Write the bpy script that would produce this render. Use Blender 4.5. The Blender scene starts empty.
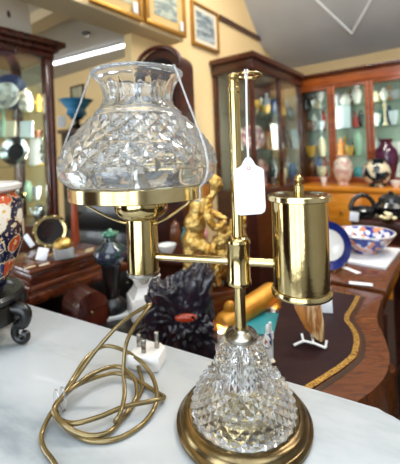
import bpy, bmesh, math, random
from mathutils import Vector, Matrix
random.seed(7)
SC = bpy.context.scene
COL = SC.collection
PI = math.pi
# ------------------------------------------------------------------ camera model
F, CX, CY, ROLL, HC, TZ = 341.0, 200.0, 155.0, 0.04, 1.1185, 0.80
_c, _s = math.cos(ROLL), math.sin(ROLL)
def ray(u, v):
    du, dv = u - CX, -(v - CY)
    return Vector(((du*_c + dv*_s)/F, 1.0, (-du*_s + dv*_c)/F))
def P(u, v, d):
    r = ray(u, v)*d; r.z += HC; return r
def G(u, v, z):
    r = ray(u, v); r = r*((z - HC)/r.z); r.z += HC; return r
# room axes: a runs along the cream wall (receding to the right), b is its normal
U = Vector((0.6, 0.8, 0)); V = Vector((-0.8, 0.6, 0)); Q = Vector((0.114, 2.59, 0))
def AB(a, b, z=0.0):
    p = Q + U*a + V*b; return Vector((p.x, p.y, z))
def on_b(u, v, b):            # where the view through (u,v) meets the plane of constant b
    r = ray(u, v); t = (Q.dot(V) + b)/r.dot(V); p = r*t; p.z += HC
    return (p - Q).dot(U), p.z
def on_a(u, v, a):
    r = ray(u, v); t = (Q.dot(U) + a)/r.dot(U); p = r*t; p.z += HC
    return (p - Q).dot(V), p.z
RZ_WALL, RZ_BOOK = math.atan2(0.8, 0.6), math.atan2(-0.6, 0.8)
# ------------------------------------------------------------------ mesh helpers
def rgb(h):
    h = h.lstrip('#'); o = []
    for i in (0, 2, 4):
        c = int(h[i:i+2], 16)/255
        o.append(c/12.92 if c <= 0.04045 else ((c + 0.055)/1.055)**2.4)
    return tuple(o) + (1.0,)
def lathe(bm, prof, seg=32, M=None, a0=0.0):
    rings = []
    for r, z in prof:
        if r < 1e-6: rings.append([bm.verts.new((0, 0, z))])
        else: rings.append([bm.verts.new((r*math.cos(a0 + 2*PI*k/seg), r*math.sin(a0 + 2*PI*k/seg), z)) for k in range(seg)])
    for A, B in zip(rings, rings[1:]):
        for k in range(seg):
            k2 = (k + 1) % seg
            if len(A) == 1 and len(B) == 1: continue
            if len(A) == 1: bm.faces.new((A[0], B[k2], B[k]))
            elif len(B) == 1: bm.faces.new((A[k], A[k2], B[0]))
            else: bm.faces.new((A[k], A[k2], B[k2], B[k]))
    if M is not None:
        for R in rings:
            for v in R: v.co = M @ v.co
    return bm
def closed_lathe(bm, prof, seg=48, M=None):
    return lathe(bm, list(prof) + [prof[0]], seg, M) and bmesh.ops.remove_doubles(bm, verts=bm.verts, dist=1e-7) and bm or bm
def box(bm, x0, x1, y0, y1, z0, z1, bev=0.0, M=None, seg=2):
    vs = [bm.verts.new((x, y, z)) for z in (z0, z1) for y in (y0, y1) for x in (x0, x1)]
    fs = [bm.faces.new([vs[i] for i in q]) for q in ((0,2,3,1),(4,5,7,6),(0,1,5,4),(2,6,7,3),(0,4,6,2),(1,3,7,5))]
    if bev > 0:
        es = list({e for f in fs for e in f.edges})
        r = bmesh.ops.bevel(bm, geom=es, offset=bev, segments=seg, affect='EDGES', profile=0.5)
        vs = list({v for f in r['faces'] for v in f.verts} | {v for v in vs if v.is_valid})
    if M is not None:
        for v in vs: v.co = M @ v.co
    return bm
def prism(bm, poly, z0, z1, M=None, bev=0.0):
    lo = [bm.verts.new((p[0], p[1], z0)) for p in poly]; hi = [bm.verts.new((p[0], p[1], z1)) for p in poly]
    n = len(poly)
    f0 = bm.faces.new(lo[::-1]); f1 = bm.faces.new(hi)
    for i in range(n): bm.faces.new((lo[i], lo[(i+1) % n], hi[(i+1) % n], hi[i]))
    vs = lo + hi
    if bev > 0:
        es = list(f1.edges) + list(f0.edges)
        r = bmesh.ops.bevel(bm, geom=es, offset=bev, segments=2, affect='EDGES', profile=0.5)
        vs = list({v for f in r['faces'] for v in f.verts} | {v for v in vs if v.is_valid})
    if M is not None:
        for v in vs: v.co = M @ v.co
    return bm
def catmull(pts, n=8, closed=False):
    pts = [Vector(p) for p in pts]; out = []; N = len(pts)
    for i in range(N if closed else N - 1):
        g = lambda k: pts[k % N] if closed else pts[max(0, min(N - 1, k))]
        p0, p1, p2, p3 = g(i-1), g(i), g(i+1), g(i+2)
        for j in range(n):
            t = j/n
            out.append(0.5*((2*p1) + (p2-p0)*t + (2*p0-5*p1+4*p2-p3)*t*t + (3*p1-p0-3*p2+p3)*t**3))
    if not closed: out.append(pts[-1])
    return out
def tube(bm, pts, r, seg=10, closed=False, flat=1.0):
    pts = [Vector(p) for p in pts]; n = len(pts); rings = []
    rad = r if isinstance(r, (list, tuple)) else [r]*n
    T = []
    for i in range(n):
        a = pts[(i-1) % n] if closed or i > 0 else pts[i]
        b = pts[(i+1) % n] if closed or i < n-1 else pts[i]
        t = (b - a); T.append(t.normalized() if t.length > 1e-9 else Vector((0,0,1)))
    N = T[0].orthogonal().normalized()
    if abs(T[0].z) < 0.9: N = (Vector((0,0,1)) - T[0]*T[0].z).normalized()
    for i in range(n):
        N = (N - T[i]*N.dot(T[i])).normalized(); B = T[i].cross(N)
        rings.append([bm.verts.new(pts[i] + (N*math.cos(2*PI*k/seg)*flat + B*math.sin(2*PI*k/seg))*rad[i]) for k in range(seg)])
    m = n if closed else n - 1
    for i in range(m):
        A, C = rings[i], rings[(i+1) % n]
        for k in range(seg): bm.faces.new((A[k], A[(k+1) % seg], C[(k+1) % seg], C[k]))
    if not closed:
        bm.faces.new(rings[0][::-1]); bm.faces.new(rings[-1])
    return bm
def ball(bm, c, r, s=(1, 1, 1), seg=16, rings=10):
    prof = [(math.sin(PI*i/rings), -math.cos(PI*i/rings)) for i in range(rings + 1)]
    prof[0] = (0, -1); prof[-1] = (0, 1)
    M = Matrix.Translation(Vector(c)) @ Matrix.Diagonal((r*s[0], r*s[1], r*s[2], 1))
    return lathe(bm, prof, seg, M)
def NB(): return bmesh.new()
def obj(name, bm, m, parent=None, loc=None, rz=0.0, ang=38, keep=False, rot=None):
    bmesh.ops.recalc_face_normals(bm, faces=bm.faces)
    me = bpy.data.meshes.new(name); bm.to_mesh(me); bm.free()
    if not keep:
        for p in me.polygons: p.use_smooth = True
        me.set_sharp_from_angle(angle=math.radians(ang))
    if m is not None: me.materials.append(m)
    o = bpy.data.objects.new(name, me); COL.objects.link(o)
    if parent is not None: o.parent = parent
    if loc is not None: o.location = loc
    o.rotation_euler = rot if rot is not None else (0, 0, rz)
    return o
def tag(o, label, cat, group=None, kind=None):
    o['label'] = label; o['category'] = cat
    if group: o['group'] = group
    if kind: o['kind'] = kind
    return o
def thing(name, label, cat, loc=(0, 0, 0), rz=0.0, group=None, rot=None):
    o = bpy.data.objects.new(name, None); COL.objects.link(o); o.empty_display_size = 0.02
    o.location = loc; o.rotation_euler = rot if rot is not None else (0, 0, rz)
    return tag(o, label, cat, group)
def struct(name, bm, m, loc=None, rz=0.0):
    o = obj(name, bm, m, None, loc, rz); o['kind'] = 'structure'; return o
# ------------------------------------------------------------------ materials
MATS = {}
def mat(name, col, rough=0.5, metal=0.0, col2=None, scale=8.0, stretch=(1,1,1), lo=0.35, hi=0.65, bump=0.0, bscale=40.0,
        coat=0.0, spec=0.5, emit=None, estr=0.0, trans=0.0, ior=1.5, detail=4.0, kind='noise'):
    m = bpy.data.materials.new(name); m.use_nodes = True; nt = m.node_tree; b = nt.nodes['Principled BSDF']
    b.inputs['Base Color'].default_value = rgb(col); b.inputs['Roughness'].default_value = rough
    b.inputs['Metallic'].default_value = metal; b.inputs['Coat Weight'].default_value = coat
    b.inputs['Specular IOR Level'].default_value = spec; b.inputs['IOR'].default_value = ior
    b.inputs['Transmission Weight'].default_value = trans
    if emit:
        b.inputs['Emission Color'].default_value = rgb(emit); b.inputs['Emission Strength'].default_value = estr
    tc = nt.nodes.new('ShaderNodeTexCoord')
    if col2:
        mp = nt.nodes.new('ShaderNodeMapping'); mp.inputs['Scale'].default_value = stretch
        nt.links.new(tc.outputs['Object'], mp.inputs['Vector'])
        if kind == 'voronoi':
            n = nt.nodes.new('ShaderNodeTexVoronoi'); n.inputs['Scale'].default_value = scale; src = n.outputs['Distance']
        else:
            n = nt.nodes.new('ShaderNodeTexNoise'); n.inputs['Scale'].default_value = scale; n.inputs['Detail'].default_value = detail
            n.inputs['Roughness'].default_value = 0.6; src = n.outputs['Fac']
        nt.links.new(mp.outputs['Vector'], n.inputs['Vector'])
        cr = nt.nodes.new('ShaderNodeValToRGB')
        cols = [col] + (list(col2) if isinstance(col2, (list, tuple)) else [col2])
        el = cr.color_ramp.elements
        while len(el) < len(cols): el.new(0.5)
        for i, c in enumerate(cols):
            el[i].position = lo + (hi - lo)*i/(len(cols) - 1); el[i].color = rgb(c)
        nt.links.new(src, cr.inputs['Fac']); nt.links.new(cr.outputs['Color'], b.inputs['Base Color'])
    if bump > 0:
        n2 = nt.nodes.new('ShaderNodeTexNoise'); n2.inputs['Scale'].default_value = bscale; n2.inputs['Detail'].default_value = 3
        bp = nt.nodes.new('ShaderNodeBump'); bp.inputs['Strength'].default_value = bump; bp.inputs['Distance'].default_value = 0.004
        nt.links.new(tc.outputs['Object'], n2.inputs['Vector']); nt.links.new(n2.outputs['Fac'], bp.inputs['Height'])
        nt.links.new(bp.outputs['Normal'], b.inputs['Normal'])
    MATS[name] = m; return m
def patches(name, cols, scale, rough=0.15, stretch=(1,1,1)):
    """painted porcelain: cells of constant colours"""
    m = mat(name, cols[0], rough, coat=0.4); nt = m.node_tree; b = nt.nodes['Principled BSDF']
    tc = nt.nodes.new('ShaderNodeTexCoord'); mp = nt.nodes.new('ShaderNodeMapping'); mp.inputs['Scale'].default_value = stretch
    vo = nt.nodes.new('ShaderNodeTexVoronoi'); vo.inputs['Scale'].default_value = scale
    cr = nt.nodes.new('ShaderNodeValToRGB'); cr.color_ramp.interpolation = 'CONSTANT'
    el = cr.color_ramp.elements
    while len(el) < len(cols): el.new(0.5)
    for i, c in enumerate(cols): el[i].position = i/len(cols); el[i].color = rgb(c)
    sp = nt.nodes.new('ShaderNodeSeparateColor')
    nt.links.new(tc.outputs['Object'], mp.inputs['Vector']); nt.links.new(mp.outputs['Vector'], vo.inputs['Vector'])
    nt.links.new(vo.outputs['Color'], sp.inputs['Color']); nt.links.new(sp.outputs['Red'], cr.inputs['Fac'])
    nt.links.new(cr.outputs['Color'], b.inputs['Base Color']); return m
def pane_mat(name, tint='#f4faf8', refl=1.0):
    m = bpy.data.materials.new(name); m.use_nodes = True; nt = m.node_tree
    for n in list(nt.nodes):
        if n.type != 'OUTPUT_MATERIAL': nt.nodes.remove(n)
    out = [n for n in nt.nodes if n.type == 'OUTPUT_MATERIAL'][0]
    t = nt.nodes.new('ShaderNodeBsdfTransparent'); t.inputs['Color'].default_value = rgb(tint)
    g = nt.nodes.new('ShaderNodeBsdfGlossy'); g.inputs['Roughness'].default_value = 0.02
    f = nt.nodes.new('ShaderNodeFresnel'); ge = nt.nodes.new('ShaderNodeNewGeometry'); ma = nt.nodes.new('ShaderNodeMath')
    ma.operation = 'MULTIPLY_ADD'; ma.inputs[1].default_value = 1/1.45 - 1.45; ma.inputs[2].default_value = 1.45   # same index from both sides of the sheet
    nt.links.new(ge.outputs['Backfacing'], ma.inputs[0]); nt.links.new(ma.outputs[0], f.inputs['IOR'])
    mx = nt.nodes.new('ShaderNodeMixShader'); nt.links.new(f.outputs['Fac'], mx.inputs['Fac'])
    nt.links.new(t.outputs[0], mx.inputs[1]); nt.links.new(g.outputs[0], mx.inputs[2]); nt.links.new(mx.outputs[0], out.inputs['Surface'])
    return m
brass = mat('brass', '#c8b482', 0.11, 1.0, col2='#a38b58', scale=9, lo=0.35, hi=0.75, bump=0.02, bscale=160)
brass_pale = mat('pale_brass', '#d8c698', 0.15, 1.0, col2='#b5a070', scale=14)
brass_aged = mat('aged_brass', '#9a8660', 0.24, 1.0, col2='#5f5038', scale=22, bump=0.05, bscale=120)
nickel = mat('nickel', '#b9b4aa', 0.22, 1.0, col2='#8f8a80', scale=20)
crystal = mat('cut_crystal', '#fbfdff', 0.0, trans=1.0, ior=1.54, spec=0.5)
_nt = crystal.node_tree; _p = _nt.nodes['Principled BSDF']; _o = [n for n in _nt.nodes if n.type == 'OUTPUT_MATERIAL'][0]
_tl = _nt.nodes.new('ShaderNodeBsdfTranslucent'); _tl.inputs[0].default_value = (.86, .92, 1, 1)
_mx = _nt.nodes.new('ShaderNodeMixShader'); _mx.inputs[0].default_value = 0.055      # translucent white mixed in to brighten the glass, a painted haze
_nt.links.new(_p.outputs[0], _mx.inputs[1]); _nt.links.new(_tl.outputs[0], _mx.inputs[2]); _nt.links.new(_mx.outputs[0], _o.inputs['Surface'])
marble = mat('white_marble', '#c0c5c9', 0.25, col2=['#bdc2c6', '#adb4b9', '#8f989f'], scale=4.2, stretch=(1.0, 2.6, 1), lo=0.40, hi=0.74, detail=8, coat=0.2)
mahog = mat('dark_mahogany', '#2c130d', 0.28, col2='#4a2014', scale=5, stretch=(1, 1, 8), coat=0.35)
mahog_red = mat('red_mahogany', '#35140d', 0.25, col2='#552213', scale=5, stretch=(9, 1.5, 1.5), coat=0.4)
mahog_box = mat('box_mahogany', '#3a170d', 0.2, col2='#6b3419', scale=7, stretch=(1.2, 9, 9), coat=0.5)
walnut = mat('desk_walnut', '#45210f', 0.25, col2=['#6a3817', '#54290f', '#86501f'], scale=7, stretch=(2, 9, 2), coat=0.3, lo=.3, hi=.72)
oak = mat('orange_wood', '#7d3610', 0.3, col2='#a4521b', scale=4, stretch=(2, 2, 9), coat=0.3)
oak_light = mat('golden_panel_wood', '#cf7716', 0.32, col2='#e5962e', scale=4, stretch=(2, 2, 7), coat=0.3)
dark = mat('black_lacquer', '#0d0b0c', 0.3, col2='#18130f', scale=6, coat=0.3)
ebony = mat('carved_ebony', '#080707', 0.35, coat=0.15, bump=0.15, bscale=90)
rockwood = mat('root_carving', '#0e0a10', 0.34, col2='#241c28', scale=28, bump=0.7, bscale=60, coat=0.35)
cream = mat('cream_paint', '#efd3a0', 0.7, col2='#eacb93', scale=1.5)
cream_far = mat('far_cream_paint', '#f2d39b', 0.75)
taupe = mat('taupe_paint', '#c9b590', 0.7)
grey_paint = mat('grey_ceiling_paint', '#c3c6c6', 0.8, col2='#b9bcbc', scale=1.2)
grey_far = mat('far_ceiling_paint', '#b9bab8', 0.8)
beige_paint = mat('beige_ceiling_paint', '#d9cfba', 0.8)
carpet = mat('dark_carpet', '#3a2a24', 0.95, col2='#2a1d1a', scale=60)
leather = mat('burgundy_leather', '#220e10', 0.45, spec=.15, col2='#2d1516', scale=18, bump=0.12, bscale=220)
gilt_tool = mat('gold_tooling', '#c79a45', 0.4, 0.6, col2='#6b4a1c', scale=210, lo=0.42, hi=0.6)
gilt = mat('gilded_bronze', '#e3c47c', 0.36, 1.0, col2='#b07f30', scale=55, bump=0.8, bscale=150)
gilt_wood = mat('gilt_moulding', '#d99a34', 0.42, 0.45, col2='#b8741f', scale=18, bump=0.2, bscale=60)
white_card = mat('white_card', '#e4e5ea', 0.6)
white_plastic = mat('white_plastic', '#efece8', 0.35, coat=0.2)
string_m = mat('white_string', '#eceaf0', 0.7)
clear_tie = mat('clear_plastic', '#f7f7f7', 0.1, trans=0.8, ior=1.38)
cord_m = mat('gold_cord', '#8a7648', 0.26, 0.55, col2='#6f5c34', scale=40, coat=0.6)
porcelain = mat('white_porcelain', '#f1eee8', 0.15, coat=0.5)
pane = pane_mat('cabinet_glass')
imari = patches('imari_glaze', ['#161d40', '#c9562a', '#1a2246', '#e6ddd0', '#1d2a58', '#b8481f', '#141a38', '#e2d8c8', '#1b2550', '#1a2248', '#141a3a'], 88, stretch=(1, 1, 0.8))
def painted_flowers(m, scale, ground, flowers):
    nt = m.node_tree; b = nt.nodes['Principled BSDF']; lk = nt.links.new
    tc = nt.nodes.new('ShaderNodeTexCoord'); wn = nt.nodes.new('ShaderNodeTexNoise'); wn.inputs['Scale'].default_value = 70
    va = nt.nodes.new('ShaderNodeVectorMath'); va.operation = 'MULTIPLY_ADD'; va.inputs[1].default_value = (.014, .014, .014)
    lk(tc.outputs['Object'], wn.inputs['Vector']); lk(wn.outputs['Color'], va.inputs[0]); lk(tc.outputs['Object'], va.inputs[2])
    vo = nt.nodes.new('ShaderNodeTexVoronoi'); vo.inputs['Scale'].default_value = scale; lk(va.outputs[0], vo.inputs['Vector'])
    sp = nt.nodes.new('ShaderNodeSeparateColor'); lk(vo.outputs['Color'], sp.inputs['Color'])
    def ramp(stops, src):
        cr = nt.nodes.new('ShaderNodeValToRGB'); cr.color_ramp.interpolation = 'CONSTANT'; el = cr.color_ramp.elements
        while len(el) < len(stops): el.new(.5)
        for i, (p, c) in enumerate(stops): el[i].position = p; el[i].color = rgb(c)
        lk(src, cr.inputs['Fac']); return cr.outputs['Color']
    petal = ramp([(i/len(flowers), c) for i, c in enumerate(flowers)], sp.outputs['Red'])
    mask = ramp([(0, '#000000'), (.10, '#ffffff'), (.44, '#000000')], vo.outputs['Distance'])
    core = ramp([(0, '#d9a848'), (.10, ground), (.44, '#d9c7a0'), (.49, ground)], vo.outputs['Distance'])
    mx = nt.nodes.new('ShaderNodeMix'); mx.data_type = 'RGBA'
    lk(mask, mx.inputs[0]); lk(core, mx.inputs[6]); lk(petal, mx.inputs[7])
    fine = nt.nodes.new('ShaderNodeTexNoise'); fine.inputs['Scale'].default_value = 170; lk(tc.outputs['Object'], fine.inputs['Vector'])
    fm = ramp([(0, '#000000'), (.63, '#ffffff')], fine.outputs['Fac'])
    m2 = nt.nodes.new('ShaderNodeMix'); m2.data_type = 'RGBA'; m2.inputs[7].default_value = rgb('#d8b890')
    lk(fm, m2.inputs[0]); lk(mx.outputs[2], m2.inputs[6]); lk(m2.outputs[2], b.inputs['Base Color'])
painted_flowers(imari, 30, '#151c3c', ['#c9562a', '#e8ded0', '#b8481f', '#d8c8b0', '#c4622f', '#232f63'])
imari_b = patches('imari_bowl_glaze', ['#1e2f7a', '#e6e3ea', '#233a8c', '#d98b62', '#e9e6ee', '#2a3f96', '#c9d0e4', '#31449a', '#d9c4c4'], 70)
silver = mat('silver', '#c9c7c4', 0.15, 1.0)
mint = mat('pale_green_lining', '#8a998a', 0.7)
black_g = mat('black_glaze', '#101014', 0.18, coat=0.5)
agate = mat('banded_stone', '#6d3d18', 0.2, col2=['#b97c3c', '#8d5424', '#d9b883', '#7a4a20', '#a8672c'], scale=13, stretch=(3.0, 1, 0.5), coat=0.5, lo=0.3, hi=0.7)
teal = mat('teal_cover', '#1f7f86', 0.5, col2='#2a8d92', scale=12)
def flat(name, c, rough=0.22, coat=0.35, metal=0.0, **k):
    return MATS.get(name) or mat(name, c, rough, metal, coat=coat, **k)
# ------------------------------------------------------------------ the room
def ab_box(bm, a0, a1, b0, b1, z0, z1):
    M = Matrix.Translation(Q) @ Matrix.Rotation(RZ_WALL, 4, 'Z')
    return box(bm, a0, a1, b0, b1, z0, z1, 0, M)
def ab_prism(bm, az, b0, b1):          # polygon in (a,z), extruded along b
    M = Matrix.Translation(Q) @ Matrix.Rotation(RZ_WALL, 4, 'Z') @ Matrix(((1,0,0,0),(0,0,1,0),(0,1,0,0),(0,0,0,1)))
    return prism(bm, az, b0, b1, M)
A0, A1, B0r, B1f = -3.7, 1.37, -3.6, 3.2
struct('floor', ab_box(NB(), A0 - .1, A1 + .1, B0r - .1, B1f + .1, -0.1, 0.0), carpet)
struct('wall_left', ab_prism(NB(), [(A0, 1.84), (-.80, 1.84), (-.80, 0), (A1, 0), (A1, 2.05), (.85, 2.2), (.17, 2.95), (A0, 2.95)], 0, .06), cream)
struct('wall_back', ab_box(NB(), A1, A1 + .1, B0r - .1, .1, 0, 2.05), cream)
struct('wall_right', ab_box(NB(), A0 - .1, A1 + .1, B0r - .1, B0r, 0, 3.0), grey_paint)
struct('ceiling', ab_prism(NB(), [(A0 - .1, 2.9), (.17, 2.9), (.85, 2.15), (A1 + .1, 1.97), (A1 + .1, 2.07), (.89, 2.25), (.2, 3.0), (A0 - .1, 3.0)], B0r - .1, 0), grey_paint)
bm = NB(); ab_box(bm, A0, -.475, -.12, 0, 1.84, 2.9)
struct('wall_lintel', bm, cream)
bm = NB(); ab_box(bm, A0, -.475, -.119, .06, 1.832, 1.84)
struct('trim_lintel', bm, taupe)
struct('wall_far', ab_box(NB(), .22, .32, .1, B1f + .1, 0, 2.3), cream_far)
struct('wall_side', ab_box(NB(), A0 - .1, .32, B1f, B1f + .1, 0, 2.3), cream_far)
a_cut = -.80
struct('trim_ceiling', ab_box(NB(), a_cut-.12, a_cut, .1, B1f, 2.08, 2.15), taupe)
struct('ceiling_far', ab_box(NB(), a_cut, .32, .1, B1f + .1, 2.15, 2.25), grey_far)
struct('ceiling_near', ab_box(NB(), A0 - .1, a_cut, .1, B1f + .1, 2.15, 2.25), beige_paint)
# faint battens on the sloping ceiling
def on_slope(u, v):
    n = (U*.75 + Vector((0, 0, .68))).normalized(); p0 = AB(.85, -1, 2.15); o = Vector((0, 0, HC)); r = ray(u, v)
    return o + r*((p0 - o).dot(n)/r.dot(n))
for k, (q0, q1) in enumerate((((305, -10), (352, 34)), ((376, -8), (353, 32)))):
    struct('trim_%d' % (k+1), tube(NB(), [on_slope(*q0), on_slope(*q1)], .011, 6), grey_paint)
# picture rail on the cream wall
a1, z1 = on_b(218, 17, 0); a2, z2 = on_b(264.5, 42.5, 0)
struct('trim_picture_rail', ab_box(NB(), a1, a2, -.022, 0, (z1+z2)/2 - .017, (z1+z2)/2 + .017), mahog_red)
# shop front behind the viewer: low riser, header, piers and two big windows
bm = NB()
ab_box(bm, A0 - .1, A0, B0r, B1f, 0, .25); ab_box(bm, A0 - .1, A0, B0r, B1f, 2.5, 2.95)
wins = [(-2.9, -.6), (1.1, 3.05)]
edges = [B0r] + [x for w in wins for x in w] + [B1f]
for i in range(0, len(edges), 2): ab_box(bm, A0 - .1, A0, edges[i], edges[i+1], .25, 2.5)
struct('wall_front', bm, grey_paint)
for i, (b0, b1) in enumerate(wins):
    bm = NB()
    for q in ((b0, b0+.05, .25, 2.5), (b1-.05, b1, .25, 2.5), (b0, b1, .25, .31), (b0, b1, 2.44, 2.5), (b0+(b1-b0)/3-.03, b0+(b1-b0)/3+.03, .25, 2.5), (b1-(b1-b0)/3-.03, b1-(b1-b0)/3+.03, .25, 2.5), (b0, b1, 1.95, 2.0)):
        ab_box(bm, A0 - .09, A0 - .03, *q)
    struct('window_%d' % (i+1), bm, mahog)
def area(name, loc, size, size_y, direction, power, color):
    L = bpy.data.lights.new(name, 'AREA'); L.shape = 'RECTANGLE'; L.size = size; L.size_y = size_y; L.energy = power; L.color = color
    o = bpy.data.objects.new(name, L); COL.objects.link(o); o.location = loc
    o.rotation_euler = Vector(direction).to_track_quat('-Z', 'Y').to_euler(); return o
for i, (b0, b1) in enumerate(wins):
    area('daylight_and_fill', AB(A0 - .2, (b0+b1)/2, 1.375), b1 - b0, 2.25, U, (75, 85)[i], (0.84, 0.93, 1.0))
# unseen dark door added between the windows to give the brass dark reflections
bm = NB(); ab_box(bm, A0, A0 + .05, -.45, .95, 0, 2.1)
struct('reflection_door', bm, mahog)
# overhead fill panel added under the closed ceiling, with a window-like frame
bm = NB()
for q in ((-3.3, -3.24, -2.7, -.7), (-1.46, -1.4, -2.7, -.7), (-3.3, -1.4, -2.7, -2.64), (-3.3, -1.4, -.76, -.7), (-2.37, -2.33, -2.7, -.7)): ab_box(bm, *q, 2.85, 2.90)
struct('window_4', bm, white_plastic)
area('daylight_and_fill', AB(-2.35, -1.7, 2.88), 1.9, 1.75, (0, 0, -1), 40, (0.80, 0.91, 1.0)).rotation_euler = (0, 0, RZ_WALL + PI/2)  # added soft fill from above, no sky opening behind it
area('ceiling_fill', AB(-.5, -2.1, 2.86), 1.3, .12, (0, 0, -1), 30, (1.0, .94, .85))  # unseen strips without fixtures, added for sparkle and a brighter background
area('ceiling_fill', AB(-.3, -.9, 2.86), 1.3, .12, (0, 0, -1), 30, (1.0, .94, .85))
CABLIGHTS = []
# fluorescent tube on the far ceiling
pA, pB = G(53, 64, 2.125), G(130, 44, 2.125)
t = thing('fluorescent_light', 'long white fluorescent tube on the grey ceiling beyond the opening', 'light', (pA + pB)/2 - Vector((0, 0, .003)), math.atan2((pB-pA).y, (pB-pA).x))
L = (pB - pA).length/2
obj('housing', box(NB(), -L, L, -.022, .022, .012, .025, .003), white_plastic, t)
obj('tube', tube(NB(), [(-L*.97, 0, 0), (L*.97, 0, 0)], .012, 14), mat('tube_glow', '#ffffff', 0.5, emit='#f6f8ff', estr=6), t)
for s in (-1, 1): obj('end_cap', box(NB(), s*L - .02, s*L + .02, -.02, .02, -.015, .02, .003), white_plastic, t)
p = G(86, 33, 2.15)
tag(obj('smoke_alarm', lathe(NB(), [(0, -.022), (.018, -.022), (.03, -.014), (.032, 0), (0, 0)], 24), flat('grey_plastic', '#4a4e52'), None, p), 'small round grey smoke alarm on the far ceiling', 'smoke alarm')
# ------------------------------------------------------------------ framed pictures
def framed(u0, u1, vt, vb, b, label, pic, frame_m, mount='#e6dcc4', fw=.022, mw=.05):
    """corner pixels of the lower edge fix the place on the wall"""
    a0, _ = on_b(u0, vb[0], b); a1, _ = on_b(u1, vb[1], b)
    z0 = on_b((u0+u1)/2, (vb[0]+vb[1])/2, b)[1]; z1 = on_b((u0+u1)/2, (vt[0]+vt[1])/2, b)[1]
    w, h = a1 - a0, z1 - z0
    t = thing('framed_picture', label, 'picture', AB((a0+a1)/2, b, z0), RZ_WALL, 'framed pictures high on the wall')
    bm = NB()
    for q in ((-w/2, w/2, 0, fw), (-w/2, w/2, h-fw, h)): box(bm, q[0], q[1], -.025, -.003, q[2], q[3], .003)
    for q in ((-w/2, -w/2+fw), (w/2-fw, w/2)): box(bm, q[0], q[1], -.025, -.003, fw, h-fw, .003)
    obj('frame', bm, frame_m, t)
    obj('mount', box(NB(), -w/2+fw, w/2-fw, -.012, -.004, fw, h-fw), flat('mount_' + mount[1:], mount, 0.6, 0), t)
    obj('print', box(NB(), -w/2+fw+mw, w/2-fw-mw, -.014, -.011, fw+mw, h-fw-mw), pic, t)
    return t, w, h
gold_frame = mat('gold_frame', '#b8873c', 0.4, 0.7)
wat1 = mat('watercolour_green', '#b9b699', 0.6, col2=['#8f9478', '#c9c3a4', '#7f8f8f'], scale=9)
wat2 = mat('watercolour_grey', '#8d9a92', 0.6, col2=['#b9bda8', '#6f7f80', '#c6c4aa'], scale=8, stretch=(1, 1, 2))
wat3 = mat('watercolour_harbour', '#8ba0aa', 0.6, col2=['#b9c2c2', '#5f6a70', '#9fb1b8'], scale=7, stretch=(.6, .6, 3))
f1, w, h = framed(88, 141, (-45, -28), (4, 21.5), -.12, 'framed picture with wide buff mount, furthest along the lintel from the bracket clock', wat1, gold_frame, '#c9a96a')
obj('price_sticker', box(NB(), w/2-.075, w/2-.045, -.028, -.025, .03, .085), white_card, f1)
f2, w, h = framed(144, 184, (-28, -12), (22.5, 39.5), -.12, 'framed landscape picture with a sticker, on the lintel right above the clock', wat2, gold_frame, '#cdae72')
obj('price_sticker', box(NB(), w/2-.06, w/2-.035, -.028, -.025, .03, .085), white_card, f2)
framed(191, 217.5, (4, 12), (45, 53), 0, 'framed blue-grey harbour picture with pale mount beside the picture rail', wat3, gold_frame, '#e3d9c0', .02, .035)
b_, z_ = on_a(78, 93, .22)
t = thing('framed_picture', 'small brown framed picture on the far wall behind the blue vase', 'picture', AB(.22, b_, z_ - .09), RZ_BOOK)
bm = NB()
for q in ((-.13, .13, 0, .02), (-.13, .13, .16, .18), (-.13, -.11, .02, .16), (.11, .13, .02, .16)): box(bm, q[0], q[1], -.02, -.002, q[2], q[3], .002)
obj('frame', bm, mahog_red, t); obj('print', box(NB(), -.11, .11, -.008, -.003, .02, .16), wat1, t)
# ------------------------------------------------------------------ small wares
PROF = {
 'vase':   [(0,0),(.30,0),(.32,.03),(.25,.07),(.40,.3),(.5,.55),(.46,.74),(.26,.86),(.22,.9),(.31,1),(.26,1),(.18,.9),(0,.88)],
 'jar':    [(0,0),(.34,0),(.46,.2),(.5,.45),(.42,.68),(.36,.72),(.4,.74),(.36,.82),(.15,.9),(.06,.92),(.09,.97),(.04,1),(0,1)],
 'cup':    [(0,0),(.28,0),(.3,.06),(.24,.1),(.42,.4),(.48,.8),(.5,1),(.46,1),(.42,.7),(.3,.25),(0,.2)],
 'bowl':   [(0,0),(.25,0),(.26,.1),(.36,.3),(.46,.7),(.5,1),(.475,1),(.42,.7),(.3,.35),(0,.25)],
 'bottle': [(0,0),(.46,0),(.5,.04),(.5,.5),(.42,.62),(.2,.72),(.18,.93),(.24,.94),(.24,1),(0,1)],
 'goblet': [(0,0),(.42,0),(.4,.03),(.08,.08),(.07,.4),(.2,.48),(.44,.65),(.5,.85),(.46,1),(.43,1),(.44,.82),(.36,.66),(0,.52)],
 'stick':  [(0,0),(.5,0),(.46,.05),(.2,.12),(.14,.2),(.24,.28),(.12,.36),(.12,.62),(.22,.68),(.14,.74),(.3,.86),(.3,.9),(.16,.9),(.16,1),(0,1)],
 'figure': [(0,0),(.5,0),(.5,.06),(.36,.1),(.40,.22),(.30,.4),(.22,.5),(.34,.6),(.33,.72),(.14,.78),(.20,.86),(.19,.95),(.1,1),(0,1)],
 'globe':  [(0,0),(.26,0),(.28,.05),(.24,.09),(.40,.22),(.5,.5),(.44,.76),(.3,.88),(.27,.93),(.34,1),(.29,1),(.22,.92),(0,.9)],
}
CAT = {'vase':'vase','jar':'jar','cup':'cup','bowl':'bowl','bottle':'bottle','goblet':'glass','stick':'candlestick','figure':'figurine','globe':'vase','jug':'jug','teapot':'teapot','plate':'plate','card':'card'}
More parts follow.
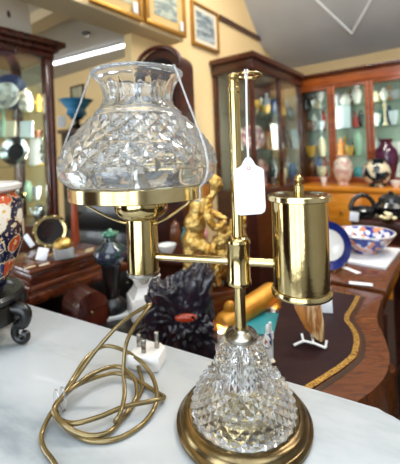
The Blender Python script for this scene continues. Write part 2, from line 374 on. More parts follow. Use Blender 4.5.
NAME = {'vase':'vase','jar':'lidded_jar','cup':'teacup','bowl':'bowl','bottle':'bottle','goblet':'goblet','stick':'candlestick','figure':'figurine','globe':'round_vase','jug':'jug','teapot':'teapot','plate':'display_plate','card':'standing_card'}
def ware(kind, w, h, m, label, loc, rz, group=None, m2=None, tilt=0.0):
    nm = NAME[kind]
    if kind == 'plate':                   # a plate standing on its edge, facing -y, leaning back
        bm = NB(); R = h/2
        M = Matrix.Translation((0, 0, R*math.cos(.2) + .004)) @ Matrix.Rotation(PI/2 - .2, 4, 'X')
        lathe(bm, [(0, -.006), (R*.5, -.006), (R, .012), (R, .016), (R*.62, .002), (R*.55, 0), (0, 0)], 36, M)
        t = thing(nm, label, 'plate', loc, rz, group)
        obj('rim', bm, m, t)
        if m2 is not None:
            bm = NB(); lathe(bm, [(0, .0006), (R*.54, .0006), (R*.6, .0025), (R*.55, .0002), (0, -.001)], 32, M); obj('centre', bm, m2, t)
        bm = NB()
        for s in (-1, 1): tube(bm, [(s*R*.35, -.02, .003), (s*R*.35, .04, .003), (s*R*.3, .055, R*.9)], .003, 6)
        obj('stand', bm, dark, t)
        return t
    if kind == 'card':
        o = obj(nm, box(NB(), -w/2, w/2, -.004, .004, 0, h, .001), m, None, loc, rz, rot=(-.12, 0, rz)); return tag(o, label, 'card', group)
    if kind in ('jug', 'teapot'):
        t = thing(nm, label, CAT[kind], loc, rz, group)
        base = PROF['vase'] if kind == 'jug' else PROF['jar']
        obj('body', lathe(NB(), [(r*w*.8, z*h) for r, z in base], 24), m, t)
        tube_pts = catmull([(.32*w, 0, h*.75), (.52*w, 0, h*.78), (.56*w, 0, h*.5), (.36*w, 0, h*.3)], 5)
        obj('handle', tube(NB(), tube_pts, w*.045, 8), m2 or m, t)
        if kind == 'teapot': obj('spout', tube(NB(), catmull([(-.34*w, 0, h*.3), (-.5*w, 0, h*.45), (-.62*w, 0, h*.75)], 4), [w*.08]*4+[w*.06]*4+[w*.04], 8), m, t)
        return t
    if kind == 'figure':
        bm = lathe(NB(), [(r*w, z*h) for r, z in PROF[kind]], 20, Matrix.Diagonal((1, .75, 1, 1)))
        tube(bm, catmull([(-.28*w, 0, .68*h), (-.5*w, -.1*w, .52*h), (-.2*w, -.3*w, .45*h)], 4), w*.07, 8)
        tube(bm, catmull([(.28*w, 0, .68*h), (.5*w, -.05*w, .6*h), (.42*w, -.15*w, .8*h)], 4), w*.07, 8)
        t = thing(nm, label, 'figurine', loc, rz, group); obj('body', bm, m, t)
        if m2 is not None: obj('plinth', box(NB(), -.52*w, .52*w, -.4*w, .4*w, .0005, .05*h, .002), m2, t)
        return t
    bm = lathe(NB(), [(r*w, z*h) for r, z in PROF[kind]], 28)
    if m2 is None:
        return tag(obj(nm, bm, m, None, loc, rz), label, CAT[kind], group)
    t = thing(nm, label, CAT[kind], loc, rz, group); obj('body', bm, m, t)
    prof = PROF[kind]; top = prof[-3] if kind in ('vase', 'globe') else prof[-1]
    rr = max(r for r, z in prof if z > .92)*w
    obj('rim', lathe(NB(), [(rr*.8, h*.985), (rr*1.05, h*.985), (rr*1.05, h*1.005), (rr*.8, h*1.005), (rr*.8, h*.985)], 28), m2, t)
    return t
C = {k: flat('glaze_' + k, c) for k, c in dict(white='#eae8e2', cream='#e4d3ae', brown='#6a3a1c', gold='#c99a3a', teal='#2f8f96', pink='#e3b9ae', rose='#c98a86', blue='#4a67a5', navy='#1c2a55', purple='#4a1238', black='#141316', green='#8fae96', grey='#9a9c9e', orange='#d8813c', red='#9c2a1e', pale='#cdd8de').items()}
# ------------------------------------------------------------------ glazed bookcase across the back
def bk(x, y, z=0.0): return AB(0, 0) * 0 + (BKO + Vector((.8, -.6, 0))*x + U*y + Vector((0, 0, z)))
BKO = Vector((1.29, 2.93, 0)) + V*.486
DW = .317; ND = 5; BW = DW*ND
BLZ = .818
t = thing('glazed_bookcase', 'long orange-brown glazed bookcase full of ornaments along the back wall', 'bookcase', BKO, RZ_BOOK)
bm = NB(); box(bm, .10, BW, -.29, .37, 0, BLZ-.035); obj('cupboard', bm, oak_light, t)
obj('ledge', box(NB(), .10, BW+.01, -.31, .37, BLZ-.035, BLZ, .006), oak_light, t)
for i in range(ND*2//2):
    d = obj('drawer_panel', box(NB(), max(.11, i*DW+.012), (i+1)*DW-.012, -.302, -.29, .50, .77, .004), oak_light, t)
    obj('door_panel', box(NB(), max(.11, i*DW+.012), (i+1)*DW-.012, -.302, -.29, .08, .48, .004), oak_light, t)
    obj('knob', ball(NB(), ((i+.5)*DW, -.312, .62), .012), brass, d)
OY = .10
obj('back_panel', box(NB(), .005, BW-.005, OY+.255, OY+.27, BLZ, 1.72), mint, t)
for x in (-.01, BW-.005): obj('side_panel', box(NB(), x, x+.015, OY, OY+.27, BLZ if x > 0 else 0, 1.72), oak, t)
obj('base_board', box(NB(), .005, BW-.005, OY, OY+.255, BLZ, .845), oak, t)
for z in (1.06, 1.31, 1.52): obj('shelf', box(NB(), .005, BW-.005, OY+.03, OY+.255, z-.008, z), pane, t)
obj('frieze', box(NB(), -.01, BW+.02, OY-.02, OY+.27, 1.70, 1.80, .004), oak, t)
obj('cornice', box(NB(), .0, BW+.04, OY-.055, OY+.27, 1.80, 1.826, .006), mahog_red, t)
for i in range(ND):
    x0, x1 = i*DW, (i+1)*DW
    bm = NB()
    box(bm, x0+.001, x0+.034, OY-.012, OY+.012, .845, 1.70, .003); box(bm, x1-.034, x1-.001, OY-.012, OY+.012, .845, 1.70, .003)
    box(bm, x0+.034, x1-.034, OY-.012, OY+.012, .845, .87, .003); box(bm, x0+.034, x1-.034, OY-.012, OY+.012, 1.675, 1.70, .003)
    d = obj('door', bm, oak, t)
    obj('pane', box(NB(), x0+.034, x1-.034, OY-.002, OY+.001, .87, 1.675), pane, d)
def in_book(kind, u, z, wpx, hpx, m, label, y=.12, m2=None, rz=0.0):
    a = (BKO - Q).dot(U) + y + .10
    b, _ = on_a(u, 150, a); p = AB(a, b, z); s = p.y/F
    return ware(kind, wpx*s, hpx*s, m, label, p, RZ_BOOK + rz, 'ornaments in the glazed bookcase', m2)
B = in_book
B('vase', 311, .845, 9, 19, C['brown'], 'brown vase on the bottom shelf of the bookcase, beside the large cabinet')
B('cup', 320.5, .845, 10, 12, C['cream'], 'cream cup on bookcase bottom shelf, left of the first upright')
B('figure', 324.5, .845, 6, 22, C['red'], 'red and dark figurine on bookcase bottom shelf against the first upright', m2=C['black'], y=.2)
B('bowl', 311, 1.06, 12, 11, C['gold'], 'gilt bowl on the second shelf behind the narrow bookcase door', m2=C['brown'])
B('jar', 322, 1.06, 8, 20, C['cream'], 'cream lidded jar on second shelf behind the narrow bookcase door')
B('bottle', 316, 1.06, 6, 16, C['grey'], 'grey bottle between gilt bowl and cream jar in the bookcase', y=.19)
B('teapot', 310, 1.31, 11, 12, C['brown'], 'dark brown teapot on third shelf behind the narrow bookcase door')
B('cup', 321.5, 1.31, 9, 9, C['pale'], 'pale cup beside the dark brown teapot in the bookcase')
B('bottle', 308, 1.52, 6, 16, C['black'], 'dark bottle on bookcase top shelf beside the large cabinet')
B('jug', 314, 1.52, 8, 14, silver, 'silver jug beside the dark bottle on bookcase top shelf')
B('goblet', 322.5, 1.52, 7, 16, C['white'], 'white goblet beside the silver jug on bookcase top shelf')
B('card', 343.5, 1.31, 15, 24, C['pale'], 'large white card standing on third shelf behind the middle bookcase door', y=.08)
B('bottle', 356.5, 1.31, 6, 16, C['red'], 'red-brown bottle beside the large white card in the bookcase')
B('vase', 362, 1.31, 6, 17, C['black'], 'slim black vase beside the red-brown bottle in the bookcase')
B('jar', 339, 1.52, 9, 15, C['grey'], 'grey lidded jar on top shelf behind the middle bookcase door')
B('teapot', 347.5, 1.52, 12, 13, C['white'], 'white teapot on the top shelf behind the middle bookcase door')
B('vase', 359, 1.52, 9, 18, C['white'], 'white vase beside the white teapot on bookcase top shelf')
B('figure', 341, 1.06, 8, 17, C['orange'], 'orange and cream figurine below the large white card', m2=C['cream'])
B('cup', 350, 1.06, 9, 10, C['gold'], 'small gold cup beside the orange figurine in the bookcase', m2=C['white'])
B('vase', 358, 1.06, 8, 24, C['green'], 'green glass vase on second shelf beside the small gold cup')
B('jar', 357.5, .845, 9, 13, C['teal'], 'turquoise jar on bookcase bottom shelf behind the middle door', m2=C['teal'])
B('figure', 378, 1.52, 9, 11, C['cream'], 'squat cream figurine on bookcase top shelf, right above the white cup')
B('jug', 386.5, 1.52, 10, 13, C['white'], 'white jug beside the squat cream figurine in the bookcase')
B('cup', 397, 1.52, 9, 10, C['grey'], 'grey cup beside the white jug on bookcase top shelf')
B('cup', 377, 1.31, 10, 12, C['white'], 'white cup on third shelf above the round floral vase')
B('stick', 386.5, 1.31, 7, 24, C['cream'], 'tall cream candlestick on the shelf above the purple vase')
B('cup', 395, 1.31, 9, 14, C['pale'], 'pale blue cup beside the tall cream candlestick')
B('jug', 375.5, 1.06, 8, 17, C['grey'], 'grey jug on shelf behind the purple vase')
B('bowl', 396.5, 1.06, 12, 12, C['white'], 'white bowl on shelf behind the purple vase shoulder')
B('figure', 397, .845, 8, 16, C['white'], 'small white figurine beside the foot of the purple vase')
B('bottle', 318.5, 1.52, 4, 20, C['gold'], 'slender gold bottle between silver jug and white goblet', y=.2)
B('figure', 315.5, 1.31, 6, 17, C['white'], 'white figurine between brown teapot and pale cup in the bookcase', y=.19, m2=C['black'])
B('vase', 325, 1.31, 5, 19, C['red'], 'red vase beside the pale cup, against the first bookcase upright', y=.2)
B('jar', 318, .845, 6, 22, C['blue'], 'blue jar at the back of the bookcase bottom shelf beside the cream cup', y=.2)
B('figure', 353, 1.52, 5, 17, C['brown'], 'brown figurine between white teapot and white vase', y=.2, m2=C['black'])
B('bottle', 349.5, 1.31, 4, 20, C['gold'], 'slim gold bottle just right of the large white card', y=.2)
B('stick', 345.5, 1.06, 5, 20, C['gold'], 'gold candlestick between orange figurine and small gold cup', y=.2)
B('figure', 354, 1.06, 5, 18, C['black'], 'black figurine behind the small gold cup', y=.21, m2=C['brown'])
B('bowl', 351, .845, 10, 8, C['red'], 'red bowl beside the turquoise jar on the bookcase bottom shelf', y=.14)
B('bottle', 381.5, 1.31, 5, 16, C['teal'], 'teal bottle between white cup and tall cream candlestick', y=.19)
B('figure', 391.5, 1.52, 5, 17, C['orange'], 'orange figurine between white jug and grey cup on bookcase top shelf', y=.2, m2=C['black'])
B('vase', 391, 1.31, 6, 20, C['navy'], 'navy vase between cream candlestick and pale blue cup', y=.2)
# on the ledge in front of the doors
def on_ledge(kind, u, wpx, hpx, m, label, y=-.08, m2=None):
    a = (BKO - Q).dot(U) + y; b, _ = on_a(u, 186, a); p = AB(a, b, BLZ); s = p.y/F
    return ware(kind, wpx*s, hpx*s, m, label, p, RZ_BOOK, 'ornaments on the bookcase ledge', m2)
plum = mat('plum_glaze', '#32092a', 0.12, col2='#5a1740', scale=9, coat=0.7)
floral = patches('floral_glaze', ['#16202a', '#e9d9b8', '#1c2f38', '#d9c9d8', '#20303a', '#efe2c0'], 24)
rose = patches('rose_glaze', ['#e2cfc0', '#d9a79c', '#ddd2bd', '#cba49a', '#e8dcc9'], 30)
on_ledge('vase', 387.5, 22, 46, plum, 'tall glossy purple vase on the bookcase ledge', y=-.01)
on_ledge('globe', 377, 27, 28, floral, 'round dark vase with cream flowers in front of the purple vase', y=-.19, m2=black_g)
on_ledge('globe', 343.5, 19, 30, rose, 'pale rose-painted round vase on ledge between the bookcase uprights', y=-.10, m2=C['cream'])
on_ledge('bowl', 396, 10, 7, porcelain, 'small white bowl on ledge beside the purple vase', y=-.22)
on_ledge('cup', 324, 6, 8, porcelain, 'tiny white cup on ledge below the narrow bookcase door', y=-.16)
# ------------------------------------------------------------------ display cabinet against the cream wall
KO = Vector((.385, 2.387, 0)); CL, CD = .955, .335
t = thing('display_cabinet', 'tall dark mahogany display cabinet with glass front and end, in the corner', 'cabinet', KO, RZ_WALL)
obj('base_cupboard', box(NB(), 0, CL, 0, CD, 0, .84, .004), mahog, t)
obj('cornice', prism(NB(), [(-.035, -.035), (CL, -.035), (CL, CD), (-.035, CD)], 1.785, 1.825, None, .008), mahog_red, t)
bm = NB(); box(bm, -.012, CL, -.012, CD, 1.71, 1.785, .004); obj('frieze', bm, mahog, t)
def post(x, y, w=.032): return box(NB(), x-w/2, x+w/2, y-w/2, y+w/2, .84, 1.71, .004)
for x, y in ((.016, .016), (.016, CD-.016), (CL-.016, .016), (CL-.016, CD-.016), (CL*.5, .016)): obj('post', post(x, y), mahog_red, t)
obj('back_panel', box(NB(), .033, CL-.033, CD-.014, CD, .84, 1.71), flat('cabinet_lining', '#6e675c', 0.5), t)
obj('front_pane', box(NB(), .032, CL-.032, .010, .013, .84, 1.71), pane, t)
obj('end_pane', box(NB(), .010, .013, .032, CD-.032, .84, 1.71), pane, t)
for z in (1.14, 1.43): obj('shelf', box(NB(), .034, CL-.034, .036, CD-.02, z-.008, z), pane, t)
def in_cab(kind, u, z, wpx, hpx, m, label, y=.15, m2=None, rz=-.6):
    b = (KO - Q).dot(V) + y
    a, _ = on_b(u, 130, b); p = AB(a, b, z); s = p.y/F
    return ware(kind, wpx*s, hpx*s, m, label, p, RZ_WALL + rz, 'ornaments in the corner display cabinet', m2)
B = in_cab
pinkplate = patches('pink_plate_glaze', ['#b98f8a', '#6d4450', '#c9b4ac', '#84566a', '#c0a296', '#7a4a44'], 55)
B('plate', 252, 1.14, 22, 25, pinkplate, 'pink and plum patterned plate standing behind the price tag string', y=.14, m2=pinkplate, rz=-.75)
B('figure', 260, .84, 13, 27, C['rose'], 'dark pink figurine on the cabinet floor below the patterned plate', y=.15, m2=C['red'])
B('vase', 271.5, .84, 11, 27, C['black'], 'black vase on the cabinet floor beside the pink figurine', y=.12)
B('card', 277.5, 1.14, 12, 26, C['white'], 'upright white card in the middle of the corner cabinet', y=.09)
B('jar', 268, 1.14, 9, 20, C['orange'], 'orange-brown jar beside the upright white card', y=.22)
B('goblet', 258.5, 1.43, 8, 13, C['gold'], 'gold goblet on top shelf behind the cabinet corner post', y=.12)
B('bowl', 266, 1.43, 11, 10, C['gold'], 'gold bowl on top shelf of the corner cabinet', y=.16, m2=C['brown'])
B('globe', 275, 1.43, 11, 17, C['navy'], 'navy round vase on top shelf beside the gold bowl', y=.14)
B('jug', 268, 1.43, 9, 25, C['pale'], 'pale ewer standing behind the gold bowl', y=.25)
B('bottle', 284, 1.43, 7, 18, C['gold'], 'amber bottle beside the navy vase on top cabinet shelf', y=.15)
B('jar', 291, 1.43, 8, 13, C['grey'], 'grey jar on top cabinet shelf beside the amber bottle', y=.15)
B('card', 295.5, 1.14, 7, 20, C['pale'], 'pale card standing at far end of the corner cabinet', y=.09)
B('bottle', 287, 1.14, 6, 19, C['brown'], 'brown bottle between the two cards in the corner cabinet', y=.18)
B('cup', 281, .84, 10, 14, C['cream'], 'cream cup on the cabinet floor beside the black vase', y=.14)
B('globe', 291, .84, 9, 18, C['blue'], 'blue round vase on the cabinet floor near its far end', y=.14)
B('vase', 240, 1.14, 9, 22, C['white'], 'white vase behind the brass pole in the corner cabinet', y=.24)
B('figure', 238, 1.43, 8, 18, C['brown'], 'brown figurine on top shelf behind the brass pole', y=.2)
B('jar', 247, .84, 10, 20, C['pale'], 'pale jar on the cabinet floor behind the price tag', y=.2)
B('figure', 262, 1.14, 7, 22, C['brown'], 'brown figurine just right of the patterned plate', y=.25, m2=C['black'])
B('vase', 274, 1.14, 6, 18, C['navy'], 'navy vase behind the left edge of the upright white card', y=.2)
B('figure', 283.5, 1.14, 6, 24, C['black'], 'black figurine just right of the upright white card', y=.2, m2=C['gold'])
B('bowl', 291, 1.14, 9, 8, C['red'], 'red bowl beside the pale card in the corner cabinet', y=.2)
B('stick', 262.5, 1.43, 5, 20, C['white'], 'white candlestick between gold goblet and gold bowl', y=.24)
B('figure', 280, 1.43, 6, 16, C['rose'], 'rose figurine between navy vase and amber bottle', y=.22, m2=C['black'])
B('vase', 287.5, 1.43, 5, 20, C['white'], 'white vase behind the amber bottle', y=.25)
B('bottle', 266, .84, 6, 20, C['navy'], 'navy bottle between pink figurine and black vase', y=.22)
B('jar', 276.5, .84, 7, 20, C['gold'], 'gold jar between black vase and cream cup on the cabinet floor', y=.24)
B('figure', 286, .84, 6, 22, C['white'], 'white figurine beside the cream cup on the cabinet floor', y=.22, m2=C['black'])
B('bottle', 233, .84, 6, 26, C['brown'], 'tall brown bottle behind the brass pole on the cabinet floor', y=.2)
# ------------------------------------------------------------------ left display cabinet
LO = Vector((-.745, 1.84, 0)) - U*1.0; LL, LD = 1.0, .40
t = thing('display_cabinet', 'dark mahogany display cabinet with heavy cornice at the edge of the opening', 'cabinet', LO, RZ_WALL)
obj('base_cupboard', box(NB(), 0, LL-.02, 0, LD, 0, .80, .004), mahog, t)
bm = NB()
for k, (o_, za, zb) in enumerate(((.0, 1.66, 1.695), (.018, 1.695, 1.72), (.045, 1.72, 1.75))): box(bm, -.02, LL-.02+o_, -o_, LD, za, zb, .006)
obj('cornice', bm, mahog_red, t)
for x, y in ((LL-.05, .025), (.03, .025), (LL-.05, LD-.025), (.03, LD-.025)):
    bm = NB(); box(bm, x-.024, x+.024, y-.024, y+.024, .80, 1.66, .006)
    tube(bm, [(x, y-.026, .82), (x, y-.026, 1.64)], .009, 10)
    obj('post', bm, mahog_red, t)
obj('front_pane', box(NB(), .055, LL-.075, .022, .025, .80, 1.66), pane, t)
obj('end_pane', box(NB(), LL-.05, LL-.047, .05, LD-.05, .80, 1.66), pane, t)
LZ = (.92, 1.10, 1.245, 1.385)
sg = pane
for z in LZ: obj('shelf', box(NB(), .055, LL-.078, .05, LD-.03, z-.007, z), sg, t)
obj('back_rail', box(NB(), .60, .66, LD-.015, LD, .80, 1.66), mahog, t)
def in_left(kind, u, z, wpx, hpx, m, label, y=.15, m2=None, rz=-.95):
    b = (LO - Q).dot(V) + y
    a, _ = on_b(u, 130, b); p = AB(a, b, z); s = p.y/F
    return ware(kind, wpx*s, hpx*s, m, label, p, RZ_WALL + rz, 'ornaments in the left display cabinet', m2)
B = in_left
creamplate = patches('cream_plate_glaze', ['#e3ddcf', '#b9b2a4', '#d9cfbc', '#8d8a86', '#e9e3d6'], 34)
B('plate', 10, LZ[3], 26, 40, C['navy'], 'large navy plate at the back of the top shelf under the cornice', y=.27, m2=C['navy'])
B('plate', 8, LZ[3], 20, 28, creamplate, 'cream patterned plate in front of the large navy plate', y=.14, m2=creamplate)
B('jar', 27, LZ[3], 14, 24, creamplate, 'cream lidded jar with white label on the top shelf beside the cream plate', y=.12)
B('card', 10, LZ[2], 10, 17, C['cream'], 'cream ticket on shelf above the round silver tray', y=.10)
B('card', 26, LZ[2], 13, 17, C['pale'], 'white ticket on shelf above the grey upright card', y=.10)
B('plate', 15, LZ[1], 29, 28, silver, 'round silver tray with dark centre leaning on the middle shelf', y=.10, m2=mat('dark_mirror', '#20242c', .08, .7))
B('card', 34.5, LZ[1], 13, 28, C['grey'], 'grey upright card beside the round silver tray', y=.14)
B('bowl', 18, LZ[0], 11, 8, brass, 'small brass bowl standing in for a lamp glow on the lowest glass shelf', y=.10)  # bowl put where the orange glow of a lamp falls
B('cup', 34, LZ[0], 9, 12, C['grey'], 'pewter cup beside the small brass bowl', y=.10)
B('jar', 26, LZ[0], 8, 18, C['green'], 'green jar behind the small brass bowl', y=.22)
B('bottle', 4, LZ[2], 7, 30, C['green'], 'tall green bottle behind the cream ticket', y=.25)
B('figure', 40, LZ[3], 7, 18, C['gold'], 'gold figurine beside the cabinet post on the top shelf', y=.10, m2=C['black'])
B('bowl', 38, LZ[2], 9, 8, C['brown'], 'brown bowl beside the white ticket', y=.14)
B('figure', 41, LZ[1], 7, 20, C['black'], 'black figurine beside the grey upright card', y=.12, m2=C['gold'])
B('teapot', 10, LZ[0], 10, 13, C['white'], 'white teapot behind the small brass bowl at the cabinet edge', y=.22)
B('teapot', 36, .80, 14, 18, silver, 'silver teapot on the floor of the left cabinet', y=.10)
# white picture board leaning on top of the left cabinet
bm = NB(); box(bm, 0, .44, -.008, .008, 0, .42, .002)
# tilted a little backwards, its right edge near the corner of the cornice
a_, z_ = on_b(33, 33, (LO - Q).dot(V) + .05)
t = thing('picture_board', 'white board painted with a dark spray of leaves, on top of the left cabinet', 'picture', AB(a_ - .44, (LO-Q).dot(V) + .06, 1.752), 0, rot=(-.16, 0, RZ_WALL))
obj('board', bm, flat('board_white', '#d9d8d2', .6, 0), t)
bm = NB()
for k, (x, z, s) in enumerate(((.17, .14, .05), (.21, .2, .045), (.26, .17, .03), (.24, .07, .03), (.28, .25, .035), (.2, .28, .03), (.33, .11, .02), (.14, .24, .03))):
    obj('painted_leaf', ball(NB(), (x, -.009, z), s, (.45, .05, 1), 10, 6), flat('spray_brown', '#54483c', .7, 0), t)

# ------------------------------------------------------------------ the far room
CLK = Vector((-.305, 1.865, 0)); rzc = math.radians(-25)
t = thing('longcase_clock', 'dark longcase clock with arched hood and round pale dial against the cream pillar', 'clock', CLK, rzc)
def arch(w0, w1, zb, zs, n=18):
    cx, r = (w0+w1)/2, (w1-w0)/2
    return [(w0, zb), (w1, zb)] + [(cx + r*math.cos(PI*k/n), zs + r*.72*math.sin(PI*k/n)) for k in range(n+1)]
MY = Matrix(((1,0,0,0),(0,0,1,0),(0,1,0,0),(0,0,0,1)))
obj('trunk', box(NB(), .02, .22, .02, .16, .30, 1.12, .004), mahog, t)
obj('plinth', box(NB(), 0, .24, 0, .16, 0, .30, .004), mahog, t)
bm = NB(); prism(bm, arch(0, .24, 1.12, 1.60), 0, .16, MY); obj('hood', bm, mahog, t)
bm = NB(); path = [(.0 - .012, -.014, 1.58)] + [(.12 + .132*math.cos(PI - PI*k/20), -.014, 1.60 + .132*.72*math.sin(PI*k/20)) for k in range(21)] + [(.252, -.014, 1.58)]
tube(bm, path, .013, 10); obj('arch_moulding', bm, mahog_red, t)
bm = NB(); prism(bm, arch(.035, .205, 1.17, 1.58), -.004, .001, MY); obj('glazed_door', bm, black_g, t)
MD = Matrix.Translation((.12, -.008, 1.43)) @ Matrix.Rotation(PI/2, 4, 'X')
obj('dial', lathe(NB(), [(0, -.004), (.07, -.004), (.07, .003), (0, .003)], 40, MD), flat('dial_silver', '#d8d5cc', .3), t)
bm = NB(); lathe(bm, [(.066, -.004), (.08, -.004), (.08, .008), (.07, .008), (.066, -.004)], 40, MD); obj('dial_ring', bm, mahog_red, t)
bm = NB(); box(bm, .118, .122, -.014, -.012, 1.43, 1.475); box(bm, .12, .155, -.014, -.012, 1.428, 1.432); obj('hand', bm, black_g, t)
# dark tallboy with the blue vase on it
tb = P(97, 126, 2.62); tb.z = 0
TBZ = 1.365
t = thing('tallboy', 'tall nearly black chest of drawers beyond the opening, under the blue vase', 'chest of drawers', tb, RZ_BOOK*.6)
obj('carcase', box(NB(), -.36, .40, 0, .4, 0, TBZ-.03, .004), dark, t)
obj('top', box(NB(), -.38, .42, -.02, .4, TBZ-.03, TBZ, .005), mahog, t)
for k in range(5):
    d = obj('drawer', box(NB(), -.345, .385, -.012, 0, .08+k*.25, .31+k*.25, .003), dark, t)
    for s in (-.2, .24): obj('handle', ball(NB(), (s, -.02, .2+k*.25), .012), brass_aged, d)
bluel = mat('blue_lustre', '#2f7fb5', .15, col2='#5aa8d6', scale=12, coat=.6)
vb = P(77, 124, 2.66); vb.z = TBZ
t = thing('flared_vase', 'blue flared vase on a dark stand, seen beyond the opening', 'vase', vb)
s = 2.66/F
obj('bowl', lathe(NB(), [(0, 10*s), (5*s, 10*s), (10*s, 14*s), (9*s, 19*s), (13*s, 24*s), (17*s, 28*s), (16*s, 28*s), (11*s, 24*s), (7*s, 19*s), (0, 17*s)], 32), bluel, t)
bm = NB(); lathe(bm, [(0, 0), (8*s, 0), (7*s, 2*s), (3*s, 4*s), (3*s, 8*s), (7*s, 10*s), (0, 10*s)], 20); obj('stand', bm, dark, t)
tag(obj('price_ticket', box(NB(), -.03, .03, -.002, .002, 0, .085, .001), white_card, None, vb + Vector((-.07, -.12, .001)), .1), 'white ticket standing beside the blue flared vase', 'ticket')
# slim plant stand
pz = P(73.5, 196, 1.42); ph = pz.z; pz.z = 0
t = thing('plant_stand', 'slim red-brown turned wooden pole stand in front of the dark chest', 'stand', pz)
red_wood = mat('orange_red_wood', '#8a3212', .3, col2='#a8481c', scale=8, stretch=(3, 3, 1), coat=.4)
obj('pole', lathe(NB(), [(0, .1), (.014, .1), (.02, .3), (.013, .4), (.016, .8), (.012, ph-.03), (0, ph-.03)], 16), red_wood, t)
obj('top', lathe(NB(), [(0, ph-.03), (.016, ph-.03), (.02, ph-.012), (.02, ph), (0, ph)], 24), red_wood, t)
for k in range(3):
    a = k*2*PI/3 + .4
    obj('foot', tube(NB(), catmull([(0, 0, .16), (.07*math.cos(a), .07*math.sin(a), .14), (.15*math.cos(a), .15*math.sin(a), .02), (.17*math.cos(a), .17*math.sin(a), .012)], 4), .012, 8), red_wood, t)
# ------------------------------------------------------------------ tables in the middle distance
def slab_table(name, label, cat, pts, z, thick, m_top, m_leg, inset=.03, parts=None):
    c = sum((Vector((p[0], p[1], 0)) for p in pts), Vector())/len(pts)
    loc = [(p[0]-c.x, p[1]-c.y) for p in pts]
    t = thing(name, label, cat, c)
    obj('top', prism(NB(), loc, z-thick, z, None, min(.006, thick*.3)), m_top, t)
    inn = [(x*(1 - inset/math.hypot(x, y)), y*(1 - inset/math.hypot(x, y))) for x, y in loc]
    obj('apron', prism(NB(), inn, z-thick-.06, z-thick), m_leg, t)
    for x, y in inn:
        k = 1 - .018/math.hypot(x, y)
        obj('leg', lathe(NB(), [(0, 0), (.012, 0), (.016, .1), (.02, z-thick-.06), (0, z-thick-.06)], 12, Matrix.Translation((x*k, y*k, 0))), m_leg, t)
    return t
# second marble-topped table behind on the left (carries the wooden box)
WZ = .785
c0 = G(30, 297, WZ); e_u = U
wp = [c0, c0 + U*.314, c0 + U*.314 + V*.33, c0 + Vector((-.868, .497, 0))*.40]
st = slab_table('side_table', 'side table with wooden edge and pale stone top, carrying the mahogany box', 'table', [(p.x, p.y) for p in wp], WZ, .027, mahog_box, dark)
wc = sum(wp, Vector())/4
obj('stone_inset', prism(NB(), [((p-wc).x*.93, (p-wc).y*.93) for p in wp], WZ-.001, WZ+.001), marble, st)
WZ += .001
# wooden box
bo = c0 + U*.004 + V*.008
BL, BD = .243, .20
t = thing('wooden_box', 'stepped mahogany box with inlaid lid, carrying the inkwell and brass clock', 'box', (bo.x, bo.y, WZ), RZ_WALL)
obj('plinth', box(NB(), 0, BL+.006, 0, BD, 0, .018, .005), mahog_box, t)
obj('body', box(NB(), .010, BL-.004, .010, BD-.01, .018, .046, .003), mahog_box, t)
bm = NB(); box(bm, .003, BL+.003, .003, BD-.004, .046, .060, .005); lid = obj('lid', bm, mahog_box, t)
inl = flat('mother_of_pearl', '#d8c9a4', .2)
for x, y in ((.018, .03), (.05, .018), (.19, .022), (.205, .04)):
    obj('inlay', lathe(NB(), [(0, .0595), (.011, .0595), (.011, .0608), (0, .0608)], 14, Matrix.Translation((x, y, 0)) @ Matrix.Diagonal((1.4, .6, 1, 1))), inl, lid)
BT = WZ + .0608
# brass ring clock on the box
def boxpt(u, v): return G(u, v, BT)
p = boxpt(46, 257)
p = P(46.5, 240, p.y + .06)
t = thing('brass_clock', 'round brass framed clock standing on the stepped wooden box', 'clock', (p.x, p.y + .03, BT), .35)
R = .051
MD = Matrix.Translation((0, 0, R + .004)) @ Matrix.Rotation(PI/2 - .15, 4, 'X')
bm = NB(); lathe(bm, [(R*.72, -.010), (R*.9, -.012), (R, 0), (R*.9, .012), (R*.76, .010), (R*.72, -.010)], 44, MD); obj('ring', bm, brass, t)
obj('dial', lathe(NB(), [(0, -.006), (R*.76, -.006), (R*.76, .003), (0, .003)], 36, MD), mat('dark_dial', '#211d1e', .12, coat=.6), t)
bm = NB(); box(bm, -.02, .02, -.012, .02, .0004, .008, .002); obj('foot', bm, brass, t)
bm = NB()
for k in range(10):
    a = k*2*PI/10; v = MD @ Vector((R*.9*math.cos(a), R*.9*math.sin(a), .012)); ball(bm, v, .0042, seg=8, rings=6)
obj('stud', bm, brass_pale, t)
# inkwell
p = boxpt(62, 259)
t = thing('inkwell', 'square glass inkwell with domed gold lid on the wooden box', 'inkwell', (p.x, p.y + .012, BT), .5)
obj('bottle', box(NB(), -.026, .026, -.026, .026, .0004, .030, .005), mat('ink_glass', '#dfe6e8', .03, trans=.7, ior=1.5), t)
obj('lid', lathe(NB(), [(0, .030), (.025, .030), (.027, .036), (.024, .046), (.014, .055), (0, .057)], 24), gilt, t)
p = boxpt(38, 262)
tag(obj('price_tag', box(NB(), -.014, .014, -.001, .001, 0, .034, .0005), white_card, None, (p.x, p.y + .015, BT), rot=(-.5, .25, .3)), 'white price tag leaning beside the glass inkwell', 'price tag')
p = boxpt(31, 248)
tag(obj('paper_slip', box(NB(), -.008, .008, -.001, .001, 0, .045, .0005), white_card, None, (p.x - .004, p.y + .02, BT), rot=(-.3, -.55, .4)), 'narrow white slip leaning between porcelain vase and brass clock', 'paper slip')
